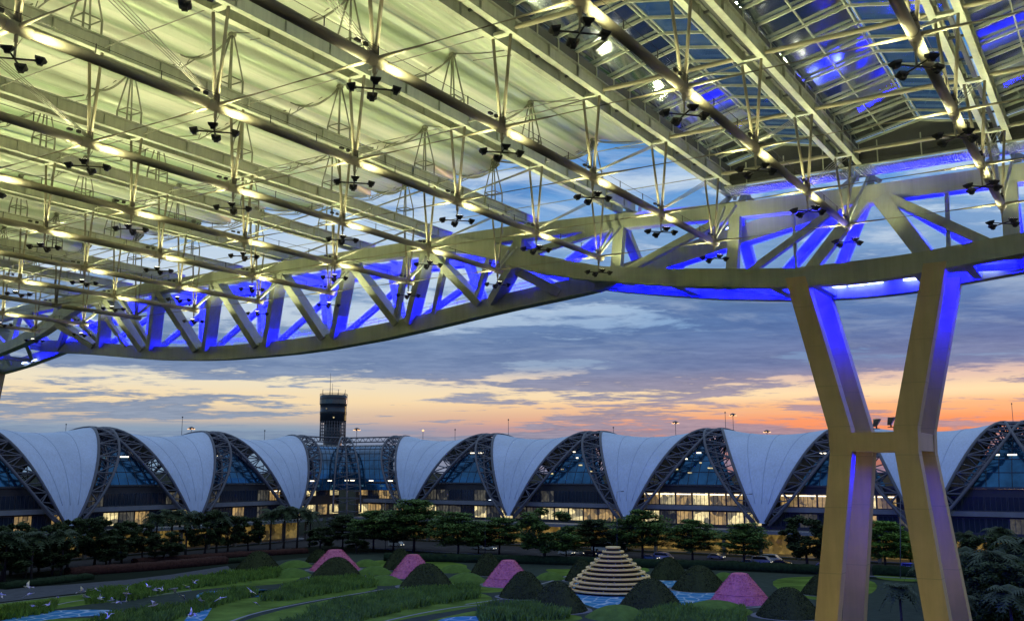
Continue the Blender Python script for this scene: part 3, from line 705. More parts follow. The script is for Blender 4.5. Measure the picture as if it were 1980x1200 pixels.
# ================================================================== THE CONCOURSE
UF, VF, HB = 272.0, -245.0, -16.2                                   # front line of the right wing, of the left wing, and springing level
def mapR(s, w, z): return W(UF+w, s, z)
def mapL(s, w, z): return W(s, VF-w, z)
BAY = 42.2; HWD = 22.0
LP = [.45]
def lean(a):
    if a > pi/2: return 42.2-lean(pi-a)
    return 21.1*(1-cos(a))**LP[0]
def arch(w, low=0.0): return HB + 28.8*sin(math.acos(max(-1, min(1, 1-w/20.0))))
def wing(name, label, M, bases, sgn, first, last, lit):
    t = thing(name, label, 'concourse', M(bases[0], 0, -24))
    n = len(bases)
    A = [radians(3+174*i/30) for i in range(31)]
    def cur(sb, d, a, off, dh, win=0.0):
        w = HWD*(1-cos(a)); k = sin(a)**.55
        return M(sb+d*lean(a)+off*k, w, HB+28.8*sin(a)-dh*k)
    for sb in bases:
        if sb in bases:                                            # membrane
            rows = []
            for i in range(33):
                a = radians(2.5+175*i/32); w = HWD*(1-cos(a)); hw = max(.9, lean(min(a, pi-a))-2.2*sin(a)**.55)
                row = []
                for j in range(13):
                    q = -1+2*j/12; row.append(M(sb+q*hw, w, HB+28.8*sin(a)-2.2*(1-q*q)*sin(a)**2.2))
                rows.append(row)
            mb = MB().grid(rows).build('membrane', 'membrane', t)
            m = MB()                                               # membrane seams as slim welts
            for j in (3, 6, 9):
                m.path([rows[i][j]+ZZ*.02 for i in range(2, 31)], .08, 4)
            m.build('seam', 'seam', t)
        for d in (-1, 1):
            m = MB(); ex = lambda a: 3.0*abs(sin(2*a))/max(.05, sin(a)**.55); c1 = [cur(sb, d, a, -d*(2.2+(ex(a) if a > pi/2 else 0)), 0) for a in A]; c2 = [cur(sb, d, a, d*(2.2+(ex(a) if a < pi/2 else 0)), 0) for a in A]; c3 = [cur(sb, d, a, d*2.2*cos(a), 4.2) for a in A]
            for c, r in ((c1, .44), (c2, .44), (c3, .40)): m.path(c, r, 7)
            for i in range(1, len(A)-1):
                if i % 2: m.tube(c1[i], c2[i], .21, n=5, cap=False); m.tube(c1[i], c3[i], .18, n=5, cap=False); m.tube(c2[i], c3[i], .18, n=5, cap=False)
                m.tube(c1[i], c2[i+1] if i+1 < len(A) else c2[i], .21, n=5, cap=False) if i % 2 else m.tube(c2[i], c1[i+1], .21, n=5, cap=False)
                m.tube(c1[i], c3[i+1], .18, n=5, cap=False); m.tube(c2[i], c3[i+1], .18, n=5, cap=False)
            m.build('arch_truss', 'arch_steel', t)
    for bi, s0 in enumerate(range(n-1)):                           # glass vault of each bay
        a0, a1 = sorted((bases[bi], bases[bi+1]))
        rows = []; AA = [radians(27+62*i/12) for i in range(13)]
        pt = lambda s, a: M(s, 2.6+19.4*(1-cos(a)), HB+25.3*sin(a))
        for a in AA:
            q_ = lean(a)+.8*cos(a); x0, x1 = a0+q_, a1-q_
            rows.append([pt(x0+(x1-x0)*j/12, a) for j in range(13)])
        gl = MB().grid(rows, False).build('glass_vault', 'concourse_glass', t)
        m = MB()
        for i, a in enumerate(AA):
            if i % 2 == 0: m.box(rows[i][0]+ZZ*.1, rows[i][-1]+ZZ*.1, .16, .16)
        s = math.ceil((a0+1)/3.0)*3.0
        while s < a1:
            pts = []
            for a in AA:
                q_ = lean(a)+.8*cos(a)
                if a0+q_ <= s <= a1-q_: pts.append(pt(s, a)+ZZ*.06)
            if len(pts) > 1: m.path(pts, .10, 4)
            s += 3.0
        m.build('mullions', 'mullion', gl)
        for (ds, a, wd) in lit.get(bi, []):                        # strip lamps seen behind the glass
            p = pt(a0+ds, radians(a)); q = pt(a0+ds+wd, radians(a)); o = (M(0, 0, 0)-M(0, 1, 0))*.35
            MB().box(p+o, q+o, .1, .35).build('strip_lamp', 'lamp_white' if a > 48 else 'window_bright', t)
    # podium, canopy and walls
    MB().box(M(first, 2, -17.1), M(last, 2, -17.1), 11, .5).build('canopy', 'slab_light', t)
    MB().box(M(first, -3.55, -17.2), M(last, -3.55, -17.2), .12, .9).build('canopy_edge', 'slab', t)
    MB().box(M(first, 9, -14.2), M(last, 9, -14.2), 8, 5.2).build('upper_wall', 'wall_dark', t)
    MB().box(M(first, 3.9, -11.15), M(last, 3.9, -11.15), 1.6, 1.25).build('spandrel', 'slab', t)
    MB().box(M(first, 9, -7.7), M(last, 9, -7.7), 8, 5.6).build('gallery_wall', 'wall_dark', t)
    MB().box(M(first, 4.6, -4.6), M(last, 4.6, -4.6), .7, .45).build('gallery_beam', 'mullion', t)
    MB().box(M(first, 9.2, -20.7), M(last, 9.2, -20.7), 1, 6.6).build('arcade_wall', 'arcade_wall', t)
    MB().box(M(first, 5, -23.9), M(last, 5, -23.9), 9, .25).build('arcade_floor', 'slab', t)
    s = min(first, last)+2
    while s < max(first, last):
        MB().box(M(s, -1.5, -24), M(s, -1.5, -17.3), .9, .9, (M(0, 1, 0)-M(0, 0, 0))).build('column', 'column', t)
        s += BAY/4
    s = min(first, last)+1; rr = random.Random(len(name)+3); nw = 0
    lo, hi = min(bases), max(bases)
    while s+5.0 < max(first, last) and nw < 48:
        ph = ((s+2.6-bases[0])/BAY) % 1.0
        bay = int(math.floor((s+2.6-lo)/BAY))
        for z, h, row in ((-14.1, 3.7, 0), (-8.6, 3.5, 1)):
            if row == 1 and (ph < .10 or ph > .90): continue
            L = LIT.get((name, bay, row)); x = rr.random()
            if L is None: L = (.14, .12)
            mm = 'window_bright' if x < L[0] else ('window_lit' if x < L[0]+L[1] else ('window_dim' if x < L[0]+L[1]+.25 else 'window_dark'))
            fr = MB(); y = 4.95-row*.1; fw = .12
            nx = 4
            for i in range(nx+1): fr.box(M(s+4.9*i/nx, y-.05, z-h/2), M(s+4.9*i/nx, y-.05, z+h/2), fw, fw, UA)
            fr.box(M(s, y-.05, z+h/2), M(s+4.9, y-.05, z+h/2), fw, fw); fr.box(M(s, y-.05, z-h/2), M(s+4.9, y-.05, z-h/2), fw, fw)
            wn = fr.build('window', 'mullion', t)
            MB().poly([M(s, y, z-h/2), M(s+4.9, y, z-h/2), M(s+4.9, y, z+h/2), M(s, y, z+h/2)]).build('pane', mm, wn)
            if row == 1 and mm in ('window_bright', 'window_lit'):
                MB().box(M(s+.2, y-.16, z+h/2-.45), M(s+4.7, y-.16, z+h/2-.45), .08, .28).build('strip_lamp', 'lamp_white', wn)
        s += 5.27; nw += 1
    return t
RB = [-5.8, -48.0, -90.2, -132.4, -174.6, -216.8]; LB = [246.4, 204.2, 162.0, 119.8]
lo = min(RB)
# which storeys are lit, counted from the corner outwards: (bright, warm) shares
LIT = {('right_concourse', 0, 0): (.3, .3), ('right_concourse', 0, 1): (.05, .1), ('right_concourse', 1, 0): (.35, .3), ('right_concourse', 1, 1): (.1, .15),
       ('right_concourse', 2, 0): (.6, .2), ('right_concourse', 2, 1): (.35, .45), ('right_concourse', 3, 0): (.05, .15), ('right_concourse', 3, 1): (.35, .5),
       ('right_concourse', 4, 0): (.02, .04), ('right_concourse', 4, 1): (.0, .1), ('right_concourse', 5, 0): (.05, .0), ('right_concourse', 5, 1): (.0, .0)}
LP[0] = .41
wr = wing('right_concourse', 'long airport concourse with white membranes and arched trusses, running right of the tower', mapR, RB, 1, -240, 18,
     {0: [(16, 52, 2.2), (20, 52, 2.2)], 1: [(14, 55, 2), (20, 55, 2.4), (26, 56, 1.6)], 2: [(16, 50, .8), (19, 57, 1.5), (13, 40, 1.6), (18, 37, 1.3), (24, 41, 1.8), (27, 36, 1.2), (21, 46, .7)], 3: [(17, 60, 1.5), (12, 36, 1.4), (16, 40, 1.0), (22, 44, 1.3), (26, 38, 1.6), (20, 52, .8)], 4: [(18.5, 60, 2), (22, 60, 2)]})
LP[0] = .37
wl = wing('left_concourse', 'airport concourse with white membranes and arched trusses, left of the control tower', mapL, LB, -1, 256, 90,
     {2: [(15, 52, 3), (19, 52, 3.5), (23.5, 52, 2.5)], 1: [(15, 52, 2), (21, 52, 3), (26, 52, 2)], 0: [(16, 55, 2)]})
wr.name = 'concourse_wing'; wl.name = 'concourse_wing'
# corner hall of blue glass between the wings
ch = thing('corner_hall', 'blue glass corner hall under the control tower, joining the two concourse wings', 'hall', W(UF, VF, -24))
AA = [radians(20+70*i/14) for i in range(15)]
for M, e, d in ((mapR, -216.8, -1), (mapL, 246.4, 1)):
    rows = []
    for a in AA:
        w = 2.6+19.4*(1-cos(a)); edge = e+d*lean(a); inner = (VF-w) if M is mapR else (UF+w)
        rows.append([M(edge+(inner-edge)*j/10, w, HB+25.5*sin(a)) for j in range(11)])
    g = MB().grid(rows, False).build('glass_vault', 'concourse_glass', ch); m = MB()
    for r in rows[::2]: m.box(r[0]+ZZ*.08, r[-1]+ZZ*.08, .16, .14)
    for j in range(0, 11): m.path([r[j]+ZZ*.06 for r in rows], .09, 4)
    m.build('mullions', 'mullion', g)
    MB().grid([[M(e+d*1, 5, z), M(VF if M is mapR else UF, 5, z)] for z in (-17, HB+8.4)], False).build('dark_wall', 'wall_dark', ch)
    for i in range(4):
        for z, h in ((-14.2, 3.6), (-8.3, 2.0)):
            s = e+d*(4+6*i); x = R.random()
            wn = MB().box(M(s, 4.85, z+h/2), M(s+d*4.6, 4.85, z+h/2), .15, .15).box(M(s, 4.85, z-h/2), M(s+d*4.6, 4.85, z-h/2), .15, .15).box(M(s+d*2.3, 4.85, z-h/2), M(s+d*2.3, 4.85, z+h/2), .12, .12, UA).build('window', 'mullion', ch)
            MB().poly([M(s, 4.9, z-h/2), M(s+d*4.6, 4.9, z-h/2), M(s+d*4.6, 4.9, z+h/2), M(s, 4.9, z+h/2)]).build('pane', 'window_bright' if x < .3 else ('window_lit' if x < .6 else 'window_dark'), wn)
    for q in range(3): MB().box(M(e+d*(8+9*q), 1.5, -4.0), M(e+d*(10+9*q), 1.5, -4.0), .12, .35).build('strip_lamp', 'lamp_white', ch)
    mm = MB()
    mm.path([M(e+d*x, HWD, HB+28.6) for x in (21, 36, 52)], .3, 6); mm.path([M(e+d*x, HWD, HB+26.8) for x in (21, 36, 52)], .25, 6)
    for x in range(21, 50, 3): mm.tube(M(e+d*x, HWD, HB+26.8), M(e+d*(x+1.5), HWD, HB+28.6), .12, n=5); mm.tube(M(e+d*(x+3), HWD, HB+26.8), M(e+d*(x+1.5), HWD, HB+28.6), .12, n=5)
    mm.build('ridge_truss', 'arch_steel', ch)
m = MB(); cs = []
for off in (-1, 0, 1):
    c = []
    for i in range(19):
        a = radians(2+88*i/18); w = HWD*(1-cos(a))-2.0*cos(a); k = cos(a)*4.2+.8
        c.append(W(UF+w, VF-w, HB+28.8*sin(a)+(0 if off else -2.0)) + (UA*.707+VB*.707)*off*k)
    cs.append(c); m.path(c, .36, 6)
for i in range(18):
    m.tube(cs[0][i], cs[2][i+1] if i % 2 else cs[2][i], .14, n=5); m.tube(cs[0][i+1] if i % 2 else cs[0][i], cs[1][i+1], .14, n=5); m.tube(cs[2][i], cs[1][i+1], .14, n=5)
m.build('valley_truss', 'arch_steel', ch)
m = MB(); m.prism([W(UF-4, VF+4, -24), W(UF+6, VF+4, -24), W(UF+6, VF-6, -24), W(UF-4, VF-6, -24)], 6.6); m.build('podium', 'slab', ch)
for k in range(6):
    p = W(UF-5+R.uniform(0, 1), VF+6+k*4, -24); 

# control tower far behind the corner
TB_ = at(643, 846, 640); TB_.z = 0
tw = thing('control_tower', 'dark round airport control tower with glazed drum rising behind the concourse', 'tower', TB_)
H0 = at(643, 846, 640).z; sc = 640/1874.0
def pz(y): return at(643, y, 640).z - 2.0
r0 = 25.5*sc
MB().lathe([(r0*.62, -TB_.z), (r0*.7, pz(832)), (r0*.6, pz(826)), (r0*.62, pz(812))], TB_, 24).build('shaft', 'tower_dark', tw)
MB().lathe([(r0*.6, pz(812)), (r0*.98, pz(808)), (r0*.98, pz(796)), (r0*1.0, pz(795.5)), (r0*1.0, pz(789)), (r0*.98, pz(788.5)), (r0*.99, pz(777)), (r0*1.03, pz(776)), (r0*1.03, pz(765)), (r0*1.03, pz(764)), (r0*1.03, pz(760)), (r0*.9, pz(758))], TB_, 32).build('drum', 'tower_dark', tw)
MB().lathe([(r0*1.0, pz(794.9)), (r0*1.0, pz(790))], TB_, 32, cap=False).lathe([(r0*1.035, pz(775)), (r0*1.035, pz(767))], TB_, 32, cap=False).build('glazing', 'tower_glass', tw)
m = MB()
for i in range(30):
    a = 2*pi*i/30; m.tube(TB_+Vector((r0*.95*cos(a), r0*.95*sin(a), pz(846))), TB_+Vector((r0*.95*cos(a), r0*.95*sin(a), pz(808))), .22, n=5)
for z in (pz(810), pz(816), pz(822), pz(828), pz(834), pz(840)): m.path([TB_+Vector((r0*.95*cos(2*pi*i/24), r0*.95*sin(2*pi*i/24), z)) for i in range(25)], .2, 4)
m.build('outer_frame', 'mast_steel', tw)
m = MB()
for z in (pz(757), pz(755.5)): m.path([TB_+Vector((r0*1.0*cos(2*pi*i/24), r0*1.0*sin(2*pi*i/24), z)) for i in range(25)], .12, 4)
for i in range(10): a = 2*pi*i/10+.2; m.tube(TB_+Vector((r0*1.02*cos(a), r0*1.02*sin(a), pz(760))), TB_+Vector((r0*1.02*cos(a), r0*1.02*sin(a), pz(R.choice([756, 752, 748])))), .16, n=5)
m.tube(TB_+Vector((-2.5, 0, pz(758))), TB_+Vector((-2.5, 0, pz(715))), .22, .1, 5); m.tube(TB_+Vector((-1, 0, pz(758))), TB_+Vector((-1, 0, pz(735))), .16, .1, 5)
m.build('antennas', 'mast_steel', tw)
m = MB()
for a, y, w_ in ((-1.9, 785, .9), (-1.35, 802, .9)):
    p = TB_+Vector((r0*1.04*cos(a), r0*1.04*sin(a), pz(y))); q = Vector((-sin(a), cos(a), 0)); m.box(p-q*w_/2, p+q*w_/2, .1, .7)
m.build('lit_window', 'window_bright', tw)
MB().box(TB_+Vector((r0*.97, -2.5, pz(807))), TB_+Vector((r0*.97, -2.5, pz(780))), .5, .5, UA).build('red_lamp_strip', 'window_lit', tw)

# distant light masts and antennas behind the roofs
for i, (px, py, yb, kind, lab) in enumerate([(353, 806, 832, 'a', 'thin antenna behind the left concourse roof'), (370, 827, 834, 'b', 'low lamp-lit mast behind the left concourse roof'), (690, 829, 845, 'b', 'lit apron mast with a star of lamps right of the control tower'),
        (818, 832, 842, 'r', 'small red beacon on the concourse roof right of the tower'), (880, 830, 845, 'a', 'short antenna over the second membrane right of the tower'), (983, 811, 840, 'a', 'antenna right of the second membrane'),
        (1306, 816, 845, 'b', 'tall apron light mast with round lamp crown, in front of the orange sky'), (1402, 797, 830, 'a', 'tall thin antenna over the highest arch left of the pylon'), (1417, 801, 829, 'b', 'apron light mast crowned with lamps beside the thin antenna'),
        (1483, 833, 842, 'b', 'low apron light mast just left of the pylon'), (1956, 780, 815, 'a', 'thin mast on the arch peak at the right edge'), (128, 820, 832, 'a', 'tiny antenna over the leftmost membrane'), (1186, 826, 836, 'a', 'tiny antenna over the third membrane right of the tower'), (512, 832, 843, 'a', 'tiny mast left of the control tower')]):
    Y = 470; top = at(px, py, Y); b = Vector((top.x, top.y, 0)); t = thing('light_mast' if kind == 'b' else ('roof_beacon' if kind == 'r' else 'antenna_mast'), lab, 'mast', b)
    MB().tube(b, top, .22, .12, 6).build('pole', 'mast_steel', t)
    if kind == 'b':
        m = MB(); m.lathe([(.2, -.8), (1.3, -.4), (1.5, 0), (1.1, .3), (.2, .7)], top, 12); m.build('lamp_crown', 'mast_steel', t)
        m = MB()
        for a in range(6): m.box(top+Vector((1.4*cos(a*1.05), 1.4*sin(a*1.05), -.4)), top+Vector((1.8*cos(a*1.05), 1.8*sin(a*1.05), -.6)), .5, .3)
        m.build('lamp', 'lamp_orange', t)
    elif kind == 'r': MB().lathe([(.1, -.5), (.7, 0), (.1, .6)], top, 8).build('lamp', 'lamp_orange', t)
    else: MB().lathe([(.1, -.4), (.45, 0), (.1, .4)], top, 6).build('finial', 'mast_steel', t)
# ================================================================== GROUND AND GARDEN
def struct(o): o['kind'] = 'structure'; return o
MB().poly([(-4000, -1500, 0), (4000, -1500, 0), (4000, 6000, 0), (-4000, 6000, 0)]).build('ground', 'ground')['kind'] = 'structure'
def sheet(name, pts, m, z, kind='structure'):
    o = MB().poly([gp(x, y, z) for x, y in pts]).build(name, m); o['kind'] = kind; return o
def smooth(pts, k=2):
    for _ in range(k):
        q = []
        for i in range(len(pts)):
            a = pts[i]; b = pts[(i+1) % len(pts)]
            q += [(a[0]*.75+b[0]*.25, a[1]*.75+b[1]*.25), (a[0]*.25+b[0]*.75, a[1]*.25+b[1]*.75)]
        pts = q
    return pts
struct(MB().poly([W(236, -300, -23.99), W(267, -300, -23.99), W(267, 120, -23.99), W(236, 120, -23.99)]).build('road', 'asphalt'))
struct(MB().poly([W(60, -241, -23.985), W(236, -241, -23.985), W(236, -222, -23.985), W(60, -222, -23.985)]).build('road', 'asphalt'))
mk = MB()
for v in range(-235, 100, 9): mk.poly([W(251.4, v, -23.98), W(251.6, v, -23.98), W(251.6, v+4, -23.98), W(251.4, v+4, -23.98)])
struct(mk.build('lane_marking', 'kerb'))
struct(MB().box(W(235.6, -215, -23.93), W(235.6, 120, -23.93), .3, .14).build('kerb', 'kerb'))
sheet('paving', [(0, 1168), (245, 1137), (445, 1104), (545, 1082), (700, 1066), (1000, 1083), (1300, 1098), (1600, 1112), (1990, 1145), (2100, 1400), (-150, 1400), (-100, 1180)], 'paving', .008)
sheet('garden_path', [(-60, 1152), (0, 1138), (120, 1130), (245, 1120), (330, 1110), (440, 1093), (448, 1101), (330, 1124), (245, 1135), (120, 1149), (0, 1163), (-60, 1172)], 'path', .016)
def line(name, pts, w, m, z):
    P = [gp(x, y, 0) for x, y in pts]
    for _ in range(2):
        Q = [P[0]]
        for a, b in zip(P, P[1:]): Q += [a*.75+b*.25, a*.25+b*.75]
        P = Q+[P[-1]]
    rows = []
    for i, p in enumerate(P):
        d = (P[min(i+1, len(P)-1)]-P[max(i-1, 0)]).normalized(); n = Vector((-d.y, d.x, 0))
        rows.append([p+n*w/2+ZZ*z, p-n*w/2+ZZ*z])
    o = MB().grid(rows, False).build(name, m); o['kind'] = 'structure'; return o
lawns = [[(-60, 1176), (0, 1165), (120, 1152), (245, 1138), (330, 1127), (440, 1106), (520, 1094), (560, 1100), (590, 1112), (560, 1128), (400, 1136), (300, 1152), (150, 1170), (0, 1192), (-60, 1200)],
         [(-100, 1215), (60, 1196), (230, 1192), (330, 1200), (380, 1215), (300, 1320), (-150, 1330)],
         [(360, 1160), (480, 1156), (560, 1148), (640, 1130), (722, 1128), (735, 1140), (560, 1166), (440, 1200), (300, 1330), (150, 1330), (300, 1200)],
         [(420, 1215), (560, 1172), (740, 1140), (850, 1134), (960, 1150), (940, 1170), (780, 1195), (640, 1230), (500, 1330), (300, 1330)],
         [(700, 1230), (900, 1182), (940, 1178), (1120, 1186), (1130, 1200), (960, 1215), (900, 1330), (560, 1330)],
         [(1180, 1215), (1300, 1196), (1440, 1200), (1560, 1212), (1560, 1330), (1000, 1330), (1050, 1230)],
         [(1480, 1118), (1590, 1112), (1700, 1120), (1690, 1150), (1600, 1162), (1520, 1150)],
         [(1040, 1098), (1110, 1100), (1160, 1090), (1250, 1093), (1260, 1108), (1100, 1118)], [(740, 1080), (900, 1086), (905, 1102), (800, 1108), (700, 1088)],
         [(850, 1128), (935, 1120), (1000, 1135), (960, 1146), (880, 1142)], [(1690, 1100), (1800, 1106), (1800, 1125), (1690, 1120)]]
for l in lawns: sheet('lawn', smooth(l), 'grass', .03)
pools = [[(1095, 1124), (1130, 1112), (1190, 1108), (1330, 1118), (1400, 1133), (1430, 1150), (1340, 1170), (1200, 1184), (1120, 1168)], [(372, 1147), (430, 1139), (555, 1139), (548, 1149), (480, 1151), (430, 1160), (410, 1172), (395, 1200), (350, 1215), (360, 1190), (395, 1168)],
         [(-40, 1212), (30, 1191), (80, 1181), (150, 1177), (245, 1179), (225, 1187), (120, 1193), (60, 1202), (0, 1225)], [(480, 1140), (545, 1139), (556, 1143), (545, 1152), (470, 1152)], [(845, 1196), (900, 1189), (985, 1193), (1010, 1200), (980, 1212), (840, 1212)], [(1140, 1186), (1250, 1178), (1330, 1190), (1200, 1200)]]
for l in pools: sheet('pool_floor', smooth(l), 'pool_tiles', .042)
line('kerb', [(-60, 1177), (0, 1166), (120, 1153), (245, 1139), (330, 1127), (440, 1106)], .35, 'kerb', .06)
for p in ([(95, 1172), (150, 1160), (230, 1153)], [(215, 1165), (300, 1150), (370, 1141)], [(400, 1222), (470, 1190), (560, 1170), (660, 1152), (740, 1139)], [(500, 1148), (560, 1140), (600, 1128)],
          [(690, 1215), (760, 1196), (850, 1178), (905, 1170), (960, 1168)], [(900, 1168), (980, 1156), (1040, 1150)], [(700, 1092), (800, 1104), (900, 1104)], [(590, 1120), (660, 1128), (760, 1131)], [(1000, 1140), (1050, 1128), (1100, 1112)], [(1330, 1180), (1440, 1176), (1480, 1172)]):
    line('garden_path', p, .55, 'kerb', .05)
# long grass hedges: banks of blades
def tufts(name, pts, h, dens, m='tuft_leaf', seed=1):
    rr = random.Random(seed); P = [gp(x, y) for x, y in pts]
    x0, x1 = min(p.x for p in P), max(p.x for p in P); y0, y1 = min(p.y for p in P), max(p.y for p in P)
    def inside(x, y):
        c = False; n = len(P)
        for i in range(n):
            a, b = P[i], P[i-1]
            if (a.y > y) != (b.y > y) and x < (b.x-a.x)*(y-a.y)/(b.y-a.y)+a.x: c = not c
        return c
    v = []; f = []; n = int((x1-x0)*(y1-y0)*dens)
    for _ in range(n):
        x, y = rr.uniform(x0, x1), rr.uniform(y0, y1)
        if not inside(x, y): continue
        for k in range(4):
            a = rr.uniform(0, 2*pi); hh = h*rr.uniform(.6, 1.15)*(1+.25*sin(x*.5)*cos(y*.37)); w = rr.uniform(.07, .15); dx, dy = cos(a), sin(a); b = len(v)
            ex = rr.uniform(.25, .6)*hh; o = (x+rr.uniform(-.3, .3), y+rr.uniform(-.3, .3))
            v += [(o[0]-dy*w, o[1]+dx*w, 0), (o[0]+dy*w, o[1]-dx*w, 0), (o[0]+dx*ex*.4+dy*w*.8, o[1]+dy*ex*.4-dx*w*.8, hh*.65), (o[0]+dx*ex, o[1]+dy*ex, hh), (o[0]+dx*ex*.4-dy*w*.8, o[1]+dy*ex*.4+dx*w*.8, hh*.65)]
            f.append((b, b+1, b+2, b+3, b+4))
    me = bpy.data.meshes.new(name); me.from_pydata(v, [], f); me.materials.append(MATS[m]); o = bpy.data.objects.new(name, me); C.objects.link(o); o['kind'] = 'stuff'; tag(o, 'banks of long ornamental grass between the lawns'); return o
hedges_g = [[(170, 1150), (300, 1130), (430, 1113), (540, 1103), (565, 1112), (450, 1128), (340, 1142), (260, 1160), (165, 1168)], [(-40, 1200), (0, 1186), (60, 1174), (110, 1170), (100, 1184), (30, 1196)],
            [(500, 1163), (560, 1134), (640, 1120), (722, 1121), (728, 1134), (640, 1147), (560, 1161)], [(150, 1215), (230, 1190), (370, 1172), (400, 1154), (480, 1142), (500, 1150), (440, 1166), (330, 1200), (280, 1225)],
            [(540, 1215), (640, 1168), (780, 1143), (925, 1137), (927, 1156), (800, 1176), (700, 1200), (640, 1230)], [(925, 1178), (1095, 1172), (1102, 1196), (930, 1206)], [(1240, 1186), (1330, 1176), (1440, 1182), (1440, 1215), (1230, 1215)]]
for i, h in enumerate(hedges_g): tufts('ornamental_grass', h, 1.35 if i != 5 else 1.7, 3.0, seed=i)
# low round grass mounds
def mound(cx, yb, w, h, label, name='grass_mound', m='mound_grass', n=20, prof=None, group='low grassy mounds'):
    b = gp(cx, yb); sc = b.y/1874.0; r = w*sc/2; H = h*sc*(.86 if name != 'grass_mound' else .9)
    c = b+Vector((0, r*.82, 0)); prof = prof or [(1, -.01), (.93, .12), (.8, .35), (.6, .66), (.4, .86), (.2, .97), (.03, 1)]
    mb = MB(); rr = random.Random(int(cx)); ph = rr.uniform(0, 6)
    for q, z in prof:
        for i in range(n*2):
            t = pi*i/n; k = 1+.02*sin(3*t+ph)+.012*sin(7*t+2*ph)
            mb.v.append(c+Vector((q*r*k*cos(t), q*r*k*sin(t), z*H)))
    k2 = n*2
    for k in range(len(prof)-1):
        for i in range(k2): j = (i+1) % k2; mb.face((k*k2+i, k*k2+j, (k+1)*k2+j, (k+1)*k2+i), True)
    mb.face([(len(prof)-1)*k2+i for i in range(k2)], True)
    o = mb.build(name, m, origin=c); return tag(o, label, 'mound', group), c, r, H
for i, (cx, yb, w, h, lab) in enumerate([(1200, 1200, 124, 25, 'low grassy mound in front of the topiary cone by the golden rings'), (1397, 1190, 140, 23, 'wide low grassy mound in front of the nearest pink cone'), (877, 1107, 66, 14, 'small grassy mound behind the middle topiary cone'), (900, 1126, 78, 17, 'grassy mound between two pink cones'),
        (720, 1111, 72, 15, 'grassy mound right of the leftmost pink cone'), (706, 1095, 56, 13, 'far grassy mound right of the leftmost pink cone'), (738, 1131, 80, 17, 'grassy mound left of the second pink cone'), (565, 1097, 66, 13, 'far grassy mound left of the leftmost pink cone'), (558, 1116, 74, 16, 'grassy mound left of the leftmost topiary pair'),
        (1065, 1121, 60, 14, 'small grassy mound left of the golden rings'), (1405, 1122, 52, 15, 'grassy mound behind the nearest pink cone'), (1010, 1185, 90, 12, 'flat grassy mound at the foot of the nearest left topiary cones'), (1030, 1150, 60, 10, 'flat grassy mound left of the golden rings')]):
    mound(cx, yb, w, h, lab)
CONE = [(1, -.01), (.975, .04), (.88, .2), (.73, .42), (.55, .65), (.39, .83), (.25, .94), (.12, .985), (.02, 1)]
def plaza(c, r, k):
    o = MB().poly([Vector((c.x+r*1.16*cos(2*pi*i/28)*(1+.03*sin(i)), c.y+r*1.16*sin(2*pi*i/28), .048+.004*(k % 5))) for i in range(28)]).build('paving', 'plaza'); o['kind'] = 'structure'
def fuzz(c, r, H, seed, ob, m_='topiary', prof=None, cnt=4200):
    rr = random.Random(seed); v = []; f = []
    PR = sorted((w, q) for q, w in (prof or CONE))
    for _ in range(cnt):
        t = rr.uniform(0, 2*pi); z = rr.random()**1.4; k = lerp(PR, z)
        p = c+Vector((k*r*cos(t), k*r*sin(t), z*H)); s = rr.uniform(.05, .13); b = len(v); d = Vector((rr.uniform(-1, 1), rr.uniform(-1, 1), rr.uniform(-1, 1)))*s; e = Vector((cos(t), sin(t), .6))*rr.uniform(.08, .2)
        v += [p-d, p+d, p+e]; f.append((b, b+1, b+2))
    me = bpy.data.meshes.new('leaves'); me.from_pydata([tuple(Vector(p)-c) for p in v], [], f); me.materials.append(MATS[m_]); o = bpy.data.objects.new('leaves', me); C.objects.link(o); o.parent = ob
for i, (cx, yb, w, h, lab) in enumerate([(489, 1106, 88, 42, 'dark topiary cone farthest left beside the path'), (643, 1120, 98, 44, 'dark topiary cone in front of the leftmost pink cone'), (821, 1138, 102, 50, 'dark topiary cone in front of the second pink cone'), (770, 1102, 66, 44, 'dark topiary cone behind the second pink cone'),
        (943, 1113, 68, 46, 'dark topiary cone behind the third pink cone'), (612, 1088, 52, 27, 'small dark topiary cone behind the leftmost pink cone'), (1014, 1158, 95, 55, 'dark topiary cone in front of the third pink cone'), (1080, 1186, 114, 62, 'dark topiary cone before the golden rings on their left'), (1127, 1125, 64, 46, 'dark topiary cone behind the golden rings on the left'),
        (1299, 1121, 76, 46, 'dark topiary cone behind the golden rings on the right'), (1361, 1144, 105, 52, 'dark topiary cone between the golden rings and the nearest pink cone'), (1266, 1180, 122, 62, 'large dark topiary cone before the golden rings on their right'), (1540, 1198, 122, 62, 'dark topiary cone at the left foot of the pylon'), (1604, 1152, 84, 44, 'dark topiary cone half hidden behind the pylon leg')]):
    o, c, r, H = mound(cx, yb, w, h, lab, 'topiary_cone', 'topiary', 22, CONE, 'dark clipped topiary cones'); plaza(c, r, i); fuzz(c, r, H, i, o); o['category'] = 'topiary'
PINK = [(1, -.01), (.985, .02), (.74, .36), (.50, .67), (.27, .955), (.24, .985), (.20, 1.0), (.02, 1.0)]
